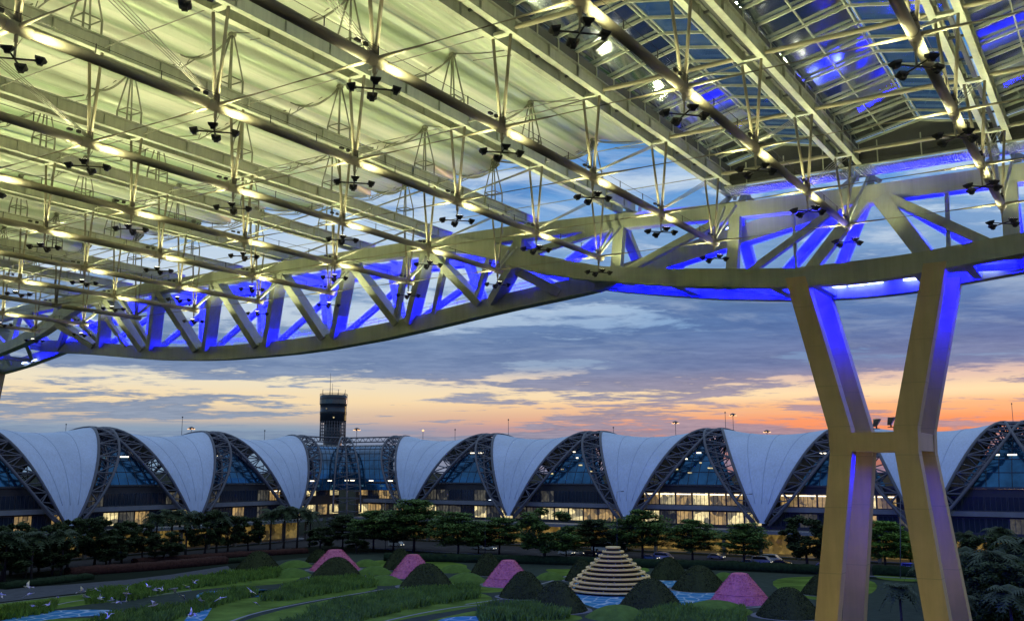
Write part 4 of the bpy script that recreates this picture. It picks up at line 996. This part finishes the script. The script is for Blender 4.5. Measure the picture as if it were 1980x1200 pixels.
for cx, yb, w, h, lab in [(640, 1105, 96, 44, 'leftmost pink flat-topped cone'), (794, 1118, 88, 48, 'second pink flat-topped cone from the left'), (983, 1135, 98, 54, 'third pink flat-topped cone, middle of the garden'), (1443, 1170, 116, 63, 'nearest pink flat-topped cone left of the pylon, scalloped band around it')]:
    o, c, r, H = mound(cx, yb, w, h, lab, 'pink_cone', 'pink_paint', 28, PINK, 'pink flat-topped garden cones'); plaza(c, r, int(cx)); o['category'] = 'garden cone'; fuzz(c, r, H, int(cx), o, 'pink_paint', PINK, 2600)
    m = MB(); pts = [Vector((r*(.80+.01*sin(9*t))*cos(t), r*(.80+.01*sin(9*t))*sin(t), H*(.30+.025*abs(sin(6.5*t))))) for t in [2*pi*i/80 for i in range(81)]]
    m.path(pts, .045, 4); q = m.build('scalloped_band', 'pink_paint'); q.parent = o
# golden ringed cone
b = gp(1195, 1152); sc = b.y/1874.0; RR = 90*sc; c = b+Vector((0, RR*.85, 0)); HH = 86*sc
gt = thing('ringed_cone', 'stepped cone of pale golden rings stacked on a blue tiled floor', 'garden cone', c)
MB().lathe([(RR*.9, 0), (RR*.72, HH*.2), (RR*.55, HH*.4), (RR*.36, HH*.62), (RR*.2, HH*.85), (RR*.1, HH*.97)], c, 28).build('core', 'gold_core', gt)
radii = [1.0, .955, .885, .785, .685, .595, .50, .41, .32, .235, .16]
for i, q in enumerate(radii):
    z = .45+i*(HH-.9)/10.0; r = RR*q
    m = MB().lathe([(r-.75, z), (r, z), (r+.04, z+.06), (r+.04, z+.26), (r, z+.31), (r-.9, z+.31)], c, 48, smooth=False, cap=(i == 10))
    m.build('ring', 'gold_ring', gt)
m = MB()
for i, q in enumerate(radii[:-1]):
    z = .76+i*(HH-.9)/10.0; r = RR*q-.45; n = int(r*5)
    for k in range(n):
        if R.random() < .45:
            a = 2*pi*k/n; p = c+Vector((r*cos(a), r*sin(a), z)); m.tube(p, p+ZZ*R.uniform(.15, .3), .12, .08, 5)
m.build('flower_pots', 'planter', gt)['kind'] = 'stuff'
# hedges and planters
def hedge(pts, w, h, m, label, name='hedge'):
    P = [gp(x, y) for x, y in pts]; mb = MB(); rr = random.Random(int(pts[0][0]))
    secs = []
    Q = []
    for a, b2 in zip(P, P[1:]):
        n = max(2, int((b2-a).length/1.2))
        Q += [a+(b2-a)*i/n for i in range(n)]
    Q.append(P[-1])
    for i, p in enumerate(Q):
        d = (Q[min(i+1, len(Q)-1)]-Q[max(i-1, 0)]).normalized(); n = Vector((-d.y, d.x, 0)); j = lambda s=.12: rr.uniform(-s, s)
        secs.append([p-n*(w/2+j()), p-n*(w/2+j())+ZZ*(h*.75+j()), p-n*(w/4)+ZZ*(h+j()), p+n*(w/4)+ZZ*(h+j()), p+n*(w/2+j())+ZZ*(h*.75+j()), p+n*(w/2+j())])
    mb.loft(secs, True)
    for _ in range(int(len(Q)*60)):
        k = rr.randrange(len(Q)); p = Q[k]+Vector((rr.uniform(-w/2, w/2), rr.uniform(-w/2, w/2), h*rr.uniform(.4, 1.06))); s = rr.uniform(.08, .2); b3 = len(mb.v)
        mb.v += [p, p+Vector((rr.uniform(-s, s), rr.uniform(-s, s), s)), p+Vector((rr.uniform(-s, s), s, rr.uniform(-s, s)))]; mb.face((b3, b3+1, b3+2))
    return tag(mb.build(name, m), label, 'hedge')
hedge([(745, 1083), (1000, 1088), (1200, 1094)], 3, 2.0, 'hedge_green', 'long dark clipped hedge behind the garden left of the golden rings')
hedge([(1210, 1095), (1400, 1100), (1600, 1109)], 3, 2.0, 'hedge_green', 'long dark clipped hedge behind the garden towards the pylon')
hedge([(1690, 1110), (1830, 1118)], 3, 2.2, 'hedge_green', 'dark clipped hedge seen between the pylon legs')
hedge([(130, 1112), (300, 1100), (430, 1088)], 5, 1.8, 'hedge_red', 'reddish brown hedge along the path at left')
hedge([(0, 1138), (90, 1128), (170, 1118)], 4, 1.2, 'hedge_green', 'low dark hedge in front of the leftmost planters')
hedge([(260, 1090), (400, 1080), (590, 1068)], 4, 1.4, 'hedge_red', 'far reddish brown hedge under the left trees')
hedge([(360, 1094), (440, 1088), (490, 1084)], 3, 1.2, 'hedge_green', 'short green hedge beside the leftmost topiary cone')
def planter(px, yb, w, label, h=1.5):
    b = gp(px, yb); s = w*b.y/1874.0/2; t = thing('planter', label, 'planter', b+Vector((0, s, 0)), .35, 'pale stone tree planters')
    m = MB()
    for k in range(4):
        a, b2 = [(-s, -s), (s, -s), (s, s), (-s, s)][k], [(s, -s), (s, s), (-s, s), (-s, -s)][k]
        m.box(Vector((*a, h/2)), Vector((*b2, h/2)), .3, h-.004*k)
        m.box(Vector((*a, h-.02)), Vector((*b2, h-.02)), .45, .14-.006*k)
    m.build('box', 'planter', t); MB().poly([(-s, -s, h-.2), (s, -s, h-.2), (s, s, h-.2), (-s, s, h-.2)]).build('soil', 'hedge_green', t)
for px, yb, w, lab in [(1053, 1100, 31, 'stone planter with a tree left of the golden rings'), (1442, 1108, 31, 'stone planter with a tree behind the nearest pink cone'), (1553, 1115, 32, 'stone planter left of the pylon leg'), (882, 1091, 31, 'stone planter behind the garden between second and third pink cones'), (731, 1082, 29, 'stone planter behind the leftmost pink cone'),
        (120, 1118, 27, 'third stone planter from the left edge'), (84, 1119, 26, 'second stone planter from the left edge'), (30, 1122, 50, 'long stone planter at the left edge'), (1700, 1140, 30, 'stone planter between the pylon legs'), (1345, 1099, 26, 'stone planter half hidden behind a topiary cone'), (395, 1082, 20, 'small far planter at the end of the red hedge')]: planter(px, yb, w, lab)
# ---------------------------------------------------------------- trees
def leafy(clumps, n, size, rr, m):
    v = []; f = []
    for _ in range(n):
        cx, cy, cz, rx, rz = rr.choice(clumps)
        while True:
            p = Vector((rr.uniform(-1, 1), rr.uniform(-1, 1), rr.uniform(-1, 1)))
            if p.length < 1: break
        p = Vector((cx+p.x*rx, cy+p.y*rx, cz+p.z*rz)); s = size*rr.uniform(.5, 1.3); a = Vector((rr.uniform(-1, 1), rr.uniform(-1, 1), rr.uniform(-.4, .4))).normalized(); b2 = a.cross(Vector((rr.uniform(-.5, .5), rr.uniform(-.5, .5), 1))).normalized()
        b = len(v); v += [p-a*s, p-b2*s*.5, p+a*s, p+b2*s*.5]; f.append((b, b+1, b+2, b+3))
    me = bpy.data.meshes.new('crown'); me.from_pydata([tuple(x) for x in v], [], f); me.materials.append(MATS[m]); return me
def make_tree(name, label, kind, leafm, seed, group):
    rr = random.Random(seed); t = thing(name, label, 'tree', (0, 0, 0), 0, group); clumps = []; mb = MB()
    if kind == 'layered':                                          # flat tiers of foliage, 10 m tall
        mb.path([Vector((0, 0, 0)), Vector((.1, 0, 2)), Vector((.05, .1, 5)), Vector((0, 0, 9))], [.24, .19, .13, .04], 7)
        for k, z in enumerate((3.0, 4.1, 5.2, 6.2, 7.2, 8.2, 9.1)):
            rad = (3.9, 4.9, 5.0, 4.6, 3.9, 2.9, 1.7)[k]; n = (6, 9, 9, 9, 8, 6, 4)[k]
            for i in range(n):
                a = 2*pi*(i+rr.random()*.7)/n; L_ = rad*rr.uniform(.65, 1.05); e = Vector((L_*cos(a), L_*sin(a), z+L_*.22*rr.uniform(-.1, 1.6)))
                mb.tube(Vector((0, 0, z-.3)), e, .07, .02, 5)
                for q in (.45, .7, .95): clumps.append((e.x*q, e.y*q, z-.2+(e.z-z)*q+rr.uniform(-.1, .2), .95+.4*rr.random(), .42))
        me = leafy(clumps, 17000, .23, rr, leafm)
    elif kind == 'round':
        mb.path([Vector((0, 0, 0)), Vector((.2, 0, 2)), Vector((0, .2, 4.5))], [.3, .22, .15], 7)
        for i in range(46):
            a = rr.uniform(0, 2*pi); z = rr.uniform(2.6, 9.3); q = sqrt(max(.05, 1-((z-5.6)/4.1)**2))*3.9*sqrt(rr.uniform(.2, 1))
            clumps.append((q*cos(a), q*sin(a), z, rr.uniform(.7, 1.3), rr.uniform(.45, .8)))
            if i % 4 == 0: mb.tube(Vector((0, 0, 3)), Vector((q*cos(a), q*sin(a), z)), .09, .02, 5)
        me = leafy(clumps, 15000, .27, rr, leafm)
    else:                                                          # palm, 9 m tall
        H = 6.6; mb.path([Vector((0, 0, 0)), Vector((.12, 0, H*.5)), Vector((0, .1, H))], [.22, .17, .15], 8); v = []; f = []
        for i in range(26):
            a = 2.399*i+rr.uniform(-.2, .2); el = rr.uniform(-.3, 1.25); Ln = rr.uniform(2.8, 3.7); d = Vector((cos(a), sin(a), 0)); s = d.cross(ZZ); prev = None
            for k in range(11):
                q = k/10; p = Vector((0, 0, H))+d*(Ln*q*cos(el*.7)*(1-.12*q))+ZZ*(Ln*(sin(el)*q-.75*q*q))
                if prev is not None:
                    for sd in (-1, 1):
                        b = len(v); tip = (prev+p)/2+s*sd*(1.0*sin(pi*min(1, q+.12))+.05)+ZZ*(-.28)+d*.3; v += [prev, p, tip+d*.05, tip-d*.06]; f.append((b, b+1, b+2, b+3))
                prev = p
        me = bpy.data.meshes.new('fronds'); me.from_pydata([tuple(x) for x in v], [], f); me.materials.append(MATS[leafm])
    mb.build('trunk', 'bark', t)
    o = bpy.data.objects.new('fronds' if kind == 'palm' else 'crown', me); C.objects.link(o); o.parent = t
    return t
TR = {}
def put_tree(kind, leafm, px, yb, htpx, label, name, group, wide=1.0):
    b = gp(px, yb); H = htpx*b.y/1874.0*1.0; sc = H/(9.6 if kind != 'palm' else 8.4); key = (kind, leafm, R.randrange(2)); rz = R.uniform(0, 6)
    if key not in TR: t = make_tree(name, label, kind, leafm, len(TR)+5, group); TR[key] = t
    else: t = copy_tree(TR[key], label=label); t.name = name; t['group'] = group
    t.location = b; t.rotation_euler = (0, 0, rz); t.scale = (sc*wide, sc*wide, sc)
G1, G2, G3 = 'layered trees lining the far edge of the garden', 'round dark trees in front of the left wing', 'palms in the garden'
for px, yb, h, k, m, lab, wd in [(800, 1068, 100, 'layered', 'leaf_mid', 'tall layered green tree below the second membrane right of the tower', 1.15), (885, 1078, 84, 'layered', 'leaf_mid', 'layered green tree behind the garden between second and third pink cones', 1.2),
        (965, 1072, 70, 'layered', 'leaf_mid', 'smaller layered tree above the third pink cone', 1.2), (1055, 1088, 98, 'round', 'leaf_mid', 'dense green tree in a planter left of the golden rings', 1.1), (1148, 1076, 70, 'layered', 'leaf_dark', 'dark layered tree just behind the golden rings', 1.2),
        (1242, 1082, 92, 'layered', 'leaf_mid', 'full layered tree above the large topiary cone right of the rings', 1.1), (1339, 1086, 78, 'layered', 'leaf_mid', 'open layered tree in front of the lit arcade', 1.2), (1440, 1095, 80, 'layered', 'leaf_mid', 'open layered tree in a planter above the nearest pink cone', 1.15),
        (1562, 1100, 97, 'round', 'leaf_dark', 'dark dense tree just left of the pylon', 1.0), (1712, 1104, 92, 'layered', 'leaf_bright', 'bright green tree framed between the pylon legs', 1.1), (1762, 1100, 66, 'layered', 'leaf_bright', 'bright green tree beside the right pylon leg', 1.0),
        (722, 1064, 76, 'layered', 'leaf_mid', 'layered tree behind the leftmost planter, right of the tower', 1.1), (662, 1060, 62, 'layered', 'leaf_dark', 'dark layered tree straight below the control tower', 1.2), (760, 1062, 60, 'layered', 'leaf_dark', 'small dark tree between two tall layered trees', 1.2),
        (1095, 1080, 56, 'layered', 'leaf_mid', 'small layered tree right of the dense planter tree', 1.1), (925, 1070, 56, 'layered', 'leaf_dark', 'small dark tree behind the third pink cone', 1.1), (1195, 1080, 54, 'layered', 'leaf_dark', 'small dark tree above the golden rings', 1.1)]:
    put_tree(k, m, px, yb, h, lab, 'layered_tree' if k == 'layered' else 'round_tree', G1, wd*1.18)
lt = 0
TC = [(0, 1125, 100), (48, 1112, 84), (100, 1108, 80), (155, 1102, 84), (212, 1094, 74), (255, 1086, 76), (318, 1084, 70), (370, 1080, 74), (620, 1062, 56), (690, 1066, 52)]
for k_, (px, yb, h) in enumerate(TC):
    if k_ in (3, 5, 7): continue
    put_tree('round', 'leaf_dark', px, yb+3, h*.8, ['low dark shrubby tree at the left edge', 'low dark bush tree between the first palms', 'low dark tree behind the stone planters', 'low dark tree left of the red hedge', 'low dark tree over the red hedge', 'second low dark tree over the red hedge', 'low dark tree under the palm group', 'low tree right under the palm group', 'low dark tree left of the tower foot', 'low dark tree right of the tower foot'][k_], 'round_tree', 'low dark trees filling the left border', 1.5)
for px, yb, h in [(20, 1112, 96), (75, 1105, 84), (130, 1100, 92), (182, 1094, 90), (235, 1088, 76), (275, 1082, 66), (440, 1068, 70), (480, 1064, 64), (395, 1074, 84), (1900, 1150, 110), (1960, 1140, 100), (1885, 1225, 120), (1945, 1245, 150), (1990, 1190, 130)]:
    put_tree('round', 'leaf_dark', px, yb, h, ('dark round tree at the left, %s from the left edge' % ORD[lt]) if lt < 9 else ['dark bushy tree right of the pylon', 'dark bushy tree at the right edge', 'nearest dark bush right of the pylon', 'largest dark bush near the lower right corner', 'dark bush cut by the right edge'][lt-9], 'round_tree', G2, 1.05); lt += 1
pl = 0
for px, yb, h in [(8, 1128, 110), (60, 1120, 100), (118, 1112, 96), (205, 1092, 74), (300, 1078, 96), (330, 1076, 100), (358, 1076, 96), (418, 1072, 90), (522, 1062, 86), (548, 1062, 92), (574, 1060, 88), (598, 1058, 78), (1745, 1235, 115), (1795, 1180, 105), (1838, 1235, 120), (1890, 1200, 150), (1935, 1225, 170), (1985, 1210, 185), (1610, 1255, 72), (1870, 1110, 90), (1940, 1120, 110), (1820, 1150, 90), (1915, 1185, 120), (1965, 1170, 120), (1860, 1260, 120), (1960, 1275, 150)]:
    lab = ('dark feathery palm at the left, %s from the left edge' % ORD[pl]) if pl < 12 else ['feathery palm low between the pylon legs', 'small palm behind the right pylon leg', 'palm at the foot of the right pylon leg', 'dark palm right of the pylon', 'large dark palm near the lower right corner', 'largest dark palm at the right edge', 'palm tip at the foot of the left pylon leg', 'far dark palm right of the pylon', 'far dark palm near the right edge', 'dark palm just right of the pylon waist line', 'middle palm of the right-hand thicket', 'tall palm in the right-hand thicket', 'palm top at the bottom edge right of the pylon', 'palm top in the lower right corner'][pl-12]
    put_tree('palm', 'palm_leaf', px, yb, h, lab, 'palm_tree', G3); pl += 1
# ---------------------------------------------------------------- vehicles on the road
def car(name, label, px, yb, kind, paint, flip=False):
    b = gp(px, yb); t = thing(name, label, 'van' if kind == 'van' else 'car', b, -AZ+(pi if flip else 0), 'cars along the road before the concourse')
    t['_o'] = (0, 0, 0); L_, Wd = (4.5, 1.8) if kind != 'van' else (5.0, 1.95)
    if kind == 'van': pr = [(-2.5, .35), (-2.5, 1.35), (-2.35, 1.95), (-.3, 2.08), (1.2, 2.0), (2.0, 1.2), (2.45, 1.0), (2.5, .4)]; gl = [(-2.2, 1.3), (-2.15, 1.85), (1.05, 1.9), (1.7, 1.25)]
    else: pr = [(-2.25, .35), (-2.2, .9), (-1.9, 1.0), (-1.35, 1.42), (.3, 1.46), (1.05, 1.0), (2.05, .85), (2.25, .6), (2.25, .35)]; gl = [(-1.65, 1.0), (-1.2, 1.36), (.25, 1.38), (.85, 1.0)]
    m = MB()
    n = len(pr); ins = lambda z: .14*max(0, z-.95)
    m.loft([[Vector((x, -Wd/2+ins(z), z)) for x, z in pr], [Vector((x, Wd/2-ins(z), z)) for x, z in pr]]); m.build('body', paint, t)
    m = MB()
    for s in (-1, 1): m.poly([Vector((x, s*(Wd/2-ins(z)+.012), z)) for x, z in gl])
    x0, z0 = gl[-2]; x1, z1 = gl[-1]; m.poly([Vector((x0+.14, -Wd/2+.25, z0)), Vector((x1+.22, -Wd/2+.2, z1+.03)), Vector((x1+.22, Wd/2-.2, z1+.03)), Vector((x0+.14, Wd/2-.25, z0))]); m.build('windows', 'car_glass', t)
    for x in (-1.4, 1.4):
        for s in (-1, 1):
            w = MB().tube(Vector((x, s*(Wd/2-.2), .33)), Vector((x, s*(Wd/2+.02), .33)), .33, n=14).build('wheel', 'tyre', t); MB().tube(Vector((x, s*(Wd/2), .33)), Vector((x, s*(Wd/2+.035), .33)), .2, n=10).build('rim', 'rim', w)
    for s in (-1, 1): MB().box(Vector((2.24 if kind != 'van' else 2.46, s*.65, .68)), Vector((2.29 if kind != 'van' else 2.52, s*.65, .68)), .3, .14).build('headlight', 'headlamp', t)
cl = [(766, 1056, 'van', 'car_white', 'white van under the trees right of the tower'), (925, 1062, 'car', 'car_silver', 'silver car left of the third pink cone'), (945, 1063, 'car', 'car_white', 'white car above the third pink cone'), (1095, 1072, 'car', 'car_white', 'white car left of the golden rings, first of four'), (1117, 1072, 'car', 'car_silver', 'silver car left of the golden rings, second of four'),
      (1141, 1073, 'car', 'car_black', 'black car just left of the golden rings'), (1163, 1074, 'car', 'car_blue', 'blue car behind the golden rings'), (1258, 1082, 'car', 'car_blue', 'blue car just right of the golden rings'), (1283, 1082, 'van', 'car_white', 'white van right of the golden rings'), (1450, 1092, 'car', 'car_blue', 'pale blue car left of the white vans'),
      (1474, 1090, 'van', 'car_white', 'first white van left of the pylon'), (1492, 1086, 'van', 'car_white', 'white van nearest the pylon on its left'), (1512, 1093, 'car', 'car_black', 'black car in front of the dark tree by the pylon'), (1595, 1099, 'car', 'car_white', 'white car at the left edge of the pylon'), (1745, 1106, 'car', 'car_silver', 'silver car seen between the pylon legs'), (1765, 1104, 'van', 'car_white', 'white van seen between the pylon legs'), (1385, 1080, 'car', 'car_silver', 'silver car before the bright arcade')]
for px, y, k, p, lab in cl: car('parked_van' if k == 'van' else 'parked_car', lab, px, y, k, p)
# bus behind the trees
b = W(262, -133, -24); t = thing('coach', 'pale coach standing at the arcade behind the golden rings', 'bus', b, -AZ); t['_o'] = (0, 0, 0)
MB().loft([[Vector((x, y, z)) for y, z in ((-1.2, .4), (1.2, .4), (1.25, 2.6), (1.0, 3.2), (-1.0, 3.2), (-1.25, 2.6))] for x in (-5.2, -5, 5, 5.2)]).build('body', 'car_white', t)
m = MB()
for s in (-1, 1): m.poly([Vector((-4.8, s*1.262, 1.5)), Vector((4.8, s*1.262, 1.5)), Vector((4.8, s*1.268, 2.55)), Vector((-4.8, s*1.268, 2.55))])
m.build('windows', 'car_glass', t)
for x in (-3.4, 3.4):
    for s in (-1, 1): MB().tube(Vector((x, s*1.0, .5)), Vector((x, s*1.28, .5)), .5, n=14).build('wheel', 'tyre', t)
# street lamps of the forecourt
for i, (px, yb, yt, lab) in enumerate([(745, 1040, 969, 'tall street lamp by the base of the second membrane right of the tower'), (938, 1055, 966, 'tall street lamp left of the third membrane'), (1193, 1062, 950, 'tall street lamp at the third membrane right of the tower'), (1741, 1095, 962, 'tall street lamp seen between the pylon legs'), (1441, 1060, 955, 'tall street lamp at the membrane left of the pylon')]):
    b = gp(px, yb+22); tp = at(px, yt, b.y); t = thing('street_lamp', lab, 'street lamp', b, 0, 'tall street lamps before the concourse')
    MB().tube(b, tp, .11, .06, 6).tube(tp, tp+VB*1.4+ZZ*.15, .05, .04, 5).build('pole', 'mast_steel', t)
    MB().box(tp+VB*1.2+ZZ*.1, tp+VB*2.0+ZZ*.18, .35, .16).build('lamp_head', 'mast_steel', t); MB().box(tp+VB*1.25+ZZ*.0, tp+VB*1.95+ZZ*.06, .25, .05).build('lamp', 'sky_lamp' if i in (1, 3) else 'mast_steel', t)
# lamps in the arcade that the photograph shows lit
for v in (-212, -190, -165, -142, -118, -99, -80, -58, -36):
    l = bpy.data.lights.new('arcade_lamp', 'AREA'); l.size = 6; l.energy = 260 if -170 < v < -60 else 70; l.color = (1, .72, .28)
    o = bpy.data.objects.new('arcade_lamp', l); C.objects.link(o); o.location = W(UF+2.5, v, -17.6)
# ---------------------------------------------------------------- white birds
def bird(i, px, py, flap, rz, roll, sc):
    b = at(px, py, 62+((i*37) % 17)); t = thing('white_bird', 'x', 'bird', b, 0, 'white birds flying over the garden'); t['_o'] = (0, 0, 0)
    ax = [(-.24, 0, .0, .012), (-.15, 0, .0, .035), (-.05, 0, .005, .062), (.06, 0, .01, .058), (.13, 0, .02, .035), (.165, 0, .03, .032), (.195, 0, .032, .026), (.225, 0, .028, .006)]
    m = MB(); m.path([Vector((x, y, z)) for x, y, z, r in ax], [r for *_, r in ax], 8)
    m.loft([[Vector((-.2, -.015, .0)), Vector((-.2, .015, .0)), Vector((-.2, .015, .012)), Vector((-.2, -.015, .012))], [Vector((-.34, -.07, .0)), Vector((-.34, .07, .0)), Vector((-.34, .07, .006)), Vector((-.34, -.07, .006))]])
    for s in (-1, 1):
        c1, s1 = cos(flap), sin(flap); c2, s2 = cos(flap*.3), sin(flap*.3)
        e = Vector((.02, s*(.04+.16*c1), .02+.16*s1)); tip = e+Vector((-.10, s*.22*c2, .22*s2)); r0_, r1_ = Vector((.07, s*.03, .02)), Vector((-.09, s*.03, .01)); k = Vector((0, 0, .012))
        q = [r0_, e+Vector((.06, 0, 0)), tip, e+Vector((-.10, 0, -.005)), r1_]
        n = len(m.v); m.v += q+[a+k for a in q]
        m.face([n+4, n+3, n+2, n+1, n]); m.face([n+5, n+6, n+7, n+8, n+9])
        for a in range(5): j = (a+1) % 5; m.face((n+a, n+j, n+5+j, n+5+a))
    o = m.build('body', 'bird_white', t); MB().tube(Vector((.222, 0, .028)), Vector((.252, 0, .022)), .008, .002, 5).build('beak', 'lamp_orange' if False else 'gold_ring', t)
    t.rotation_euler = (roll, -.1, rz); t.scale = (sc,)*3; return t
BP = [(152, 1012), (8, 1055), (157, 1052), (180, 1115), (268, 1110), (318, 1068), (453, 1040), (472, 1065), (527, 1022), (550, 1077), (618, 1085), (655, 1093), (700, 1025), (698, 1048), (698, 1092), (818, 1010), (857, 1030), (897, 1027), (963, 1022), (1008, 1062), (1038, 1012), (1072, 987), (1108, 1085), (852, 1112), (1218, 1073), (1385, 1035), (1415, 1100), (1053, 1168), (598, 1177)]
rb = random.Random(3); order = sorted(range(len(BP)), key=lambda i: BP[i][0]); rank = {i: k for k, i in enumerate(order)}
NUM = ORD+['fifteenth', 'sixteenth', 'seventeenth', 'eighteenth', 'nineteenth', 'twentieth', 'twenty-first', 'twenty-second', 'twenty-third', 'twenty-fourth', 'twenty-fifth', 'twenty-sixth', 'twenty-seventh', 'twenty-eighth', 'twenty-ninth']
for i, (x, y) in enumerate(BP):
    o = bird(i, x/2.858, 780+y/2.858, rb.choice([1.1, .7, .2, -.3, 1.3, -.7]), rb.uniform(0, 6.28), rb.uniform(-.7, .7), rb.uniform(.85, 1.2)*(1.4 if i in (28, 27) else 1)*.95)
    o['label'] = 'small white bird in flight over the lawn, %s from the left' % NUM[rank[i]]
# ---------------------------------------------------------------- ground projectors that wash the pylon, the lawns' dim path lamps
for sv, U, V, e in ((0, 52, -14.0, 5200), (1, 56, -24, 1800)):
    b = W(U, V, -24); t = thing('ground_projector', ['round projector on the lawn before the pylon', 'second round projector left of the pylon foot'][sv], 'projector', b)
    MB().lathe([(.3, 0), (.3, .25), (.22, .3), (.34, .8)], b, 12).build('housing', 'lamp_body', t)
    l = bpy.data.lights.new('ground_projector_lamp', 'SPOT'); l.energy = e*.75; l.color = (1, .80, .38); l.spot_size = radians(46); l.spot_blend = 1.0; l.shadow_soft_size = .3
    o = bpy.data.objects.new('ground_projector_lamp', l); C.objects.link(o); o.location = b+ZZ*.9
    o.rotation_euler = (W(66, -14, -4)-o.location).to_track_quat('-Z', 'Y').to_euler()
for o in bpy.data.objects:
    if '_o' in o: del o['_o']
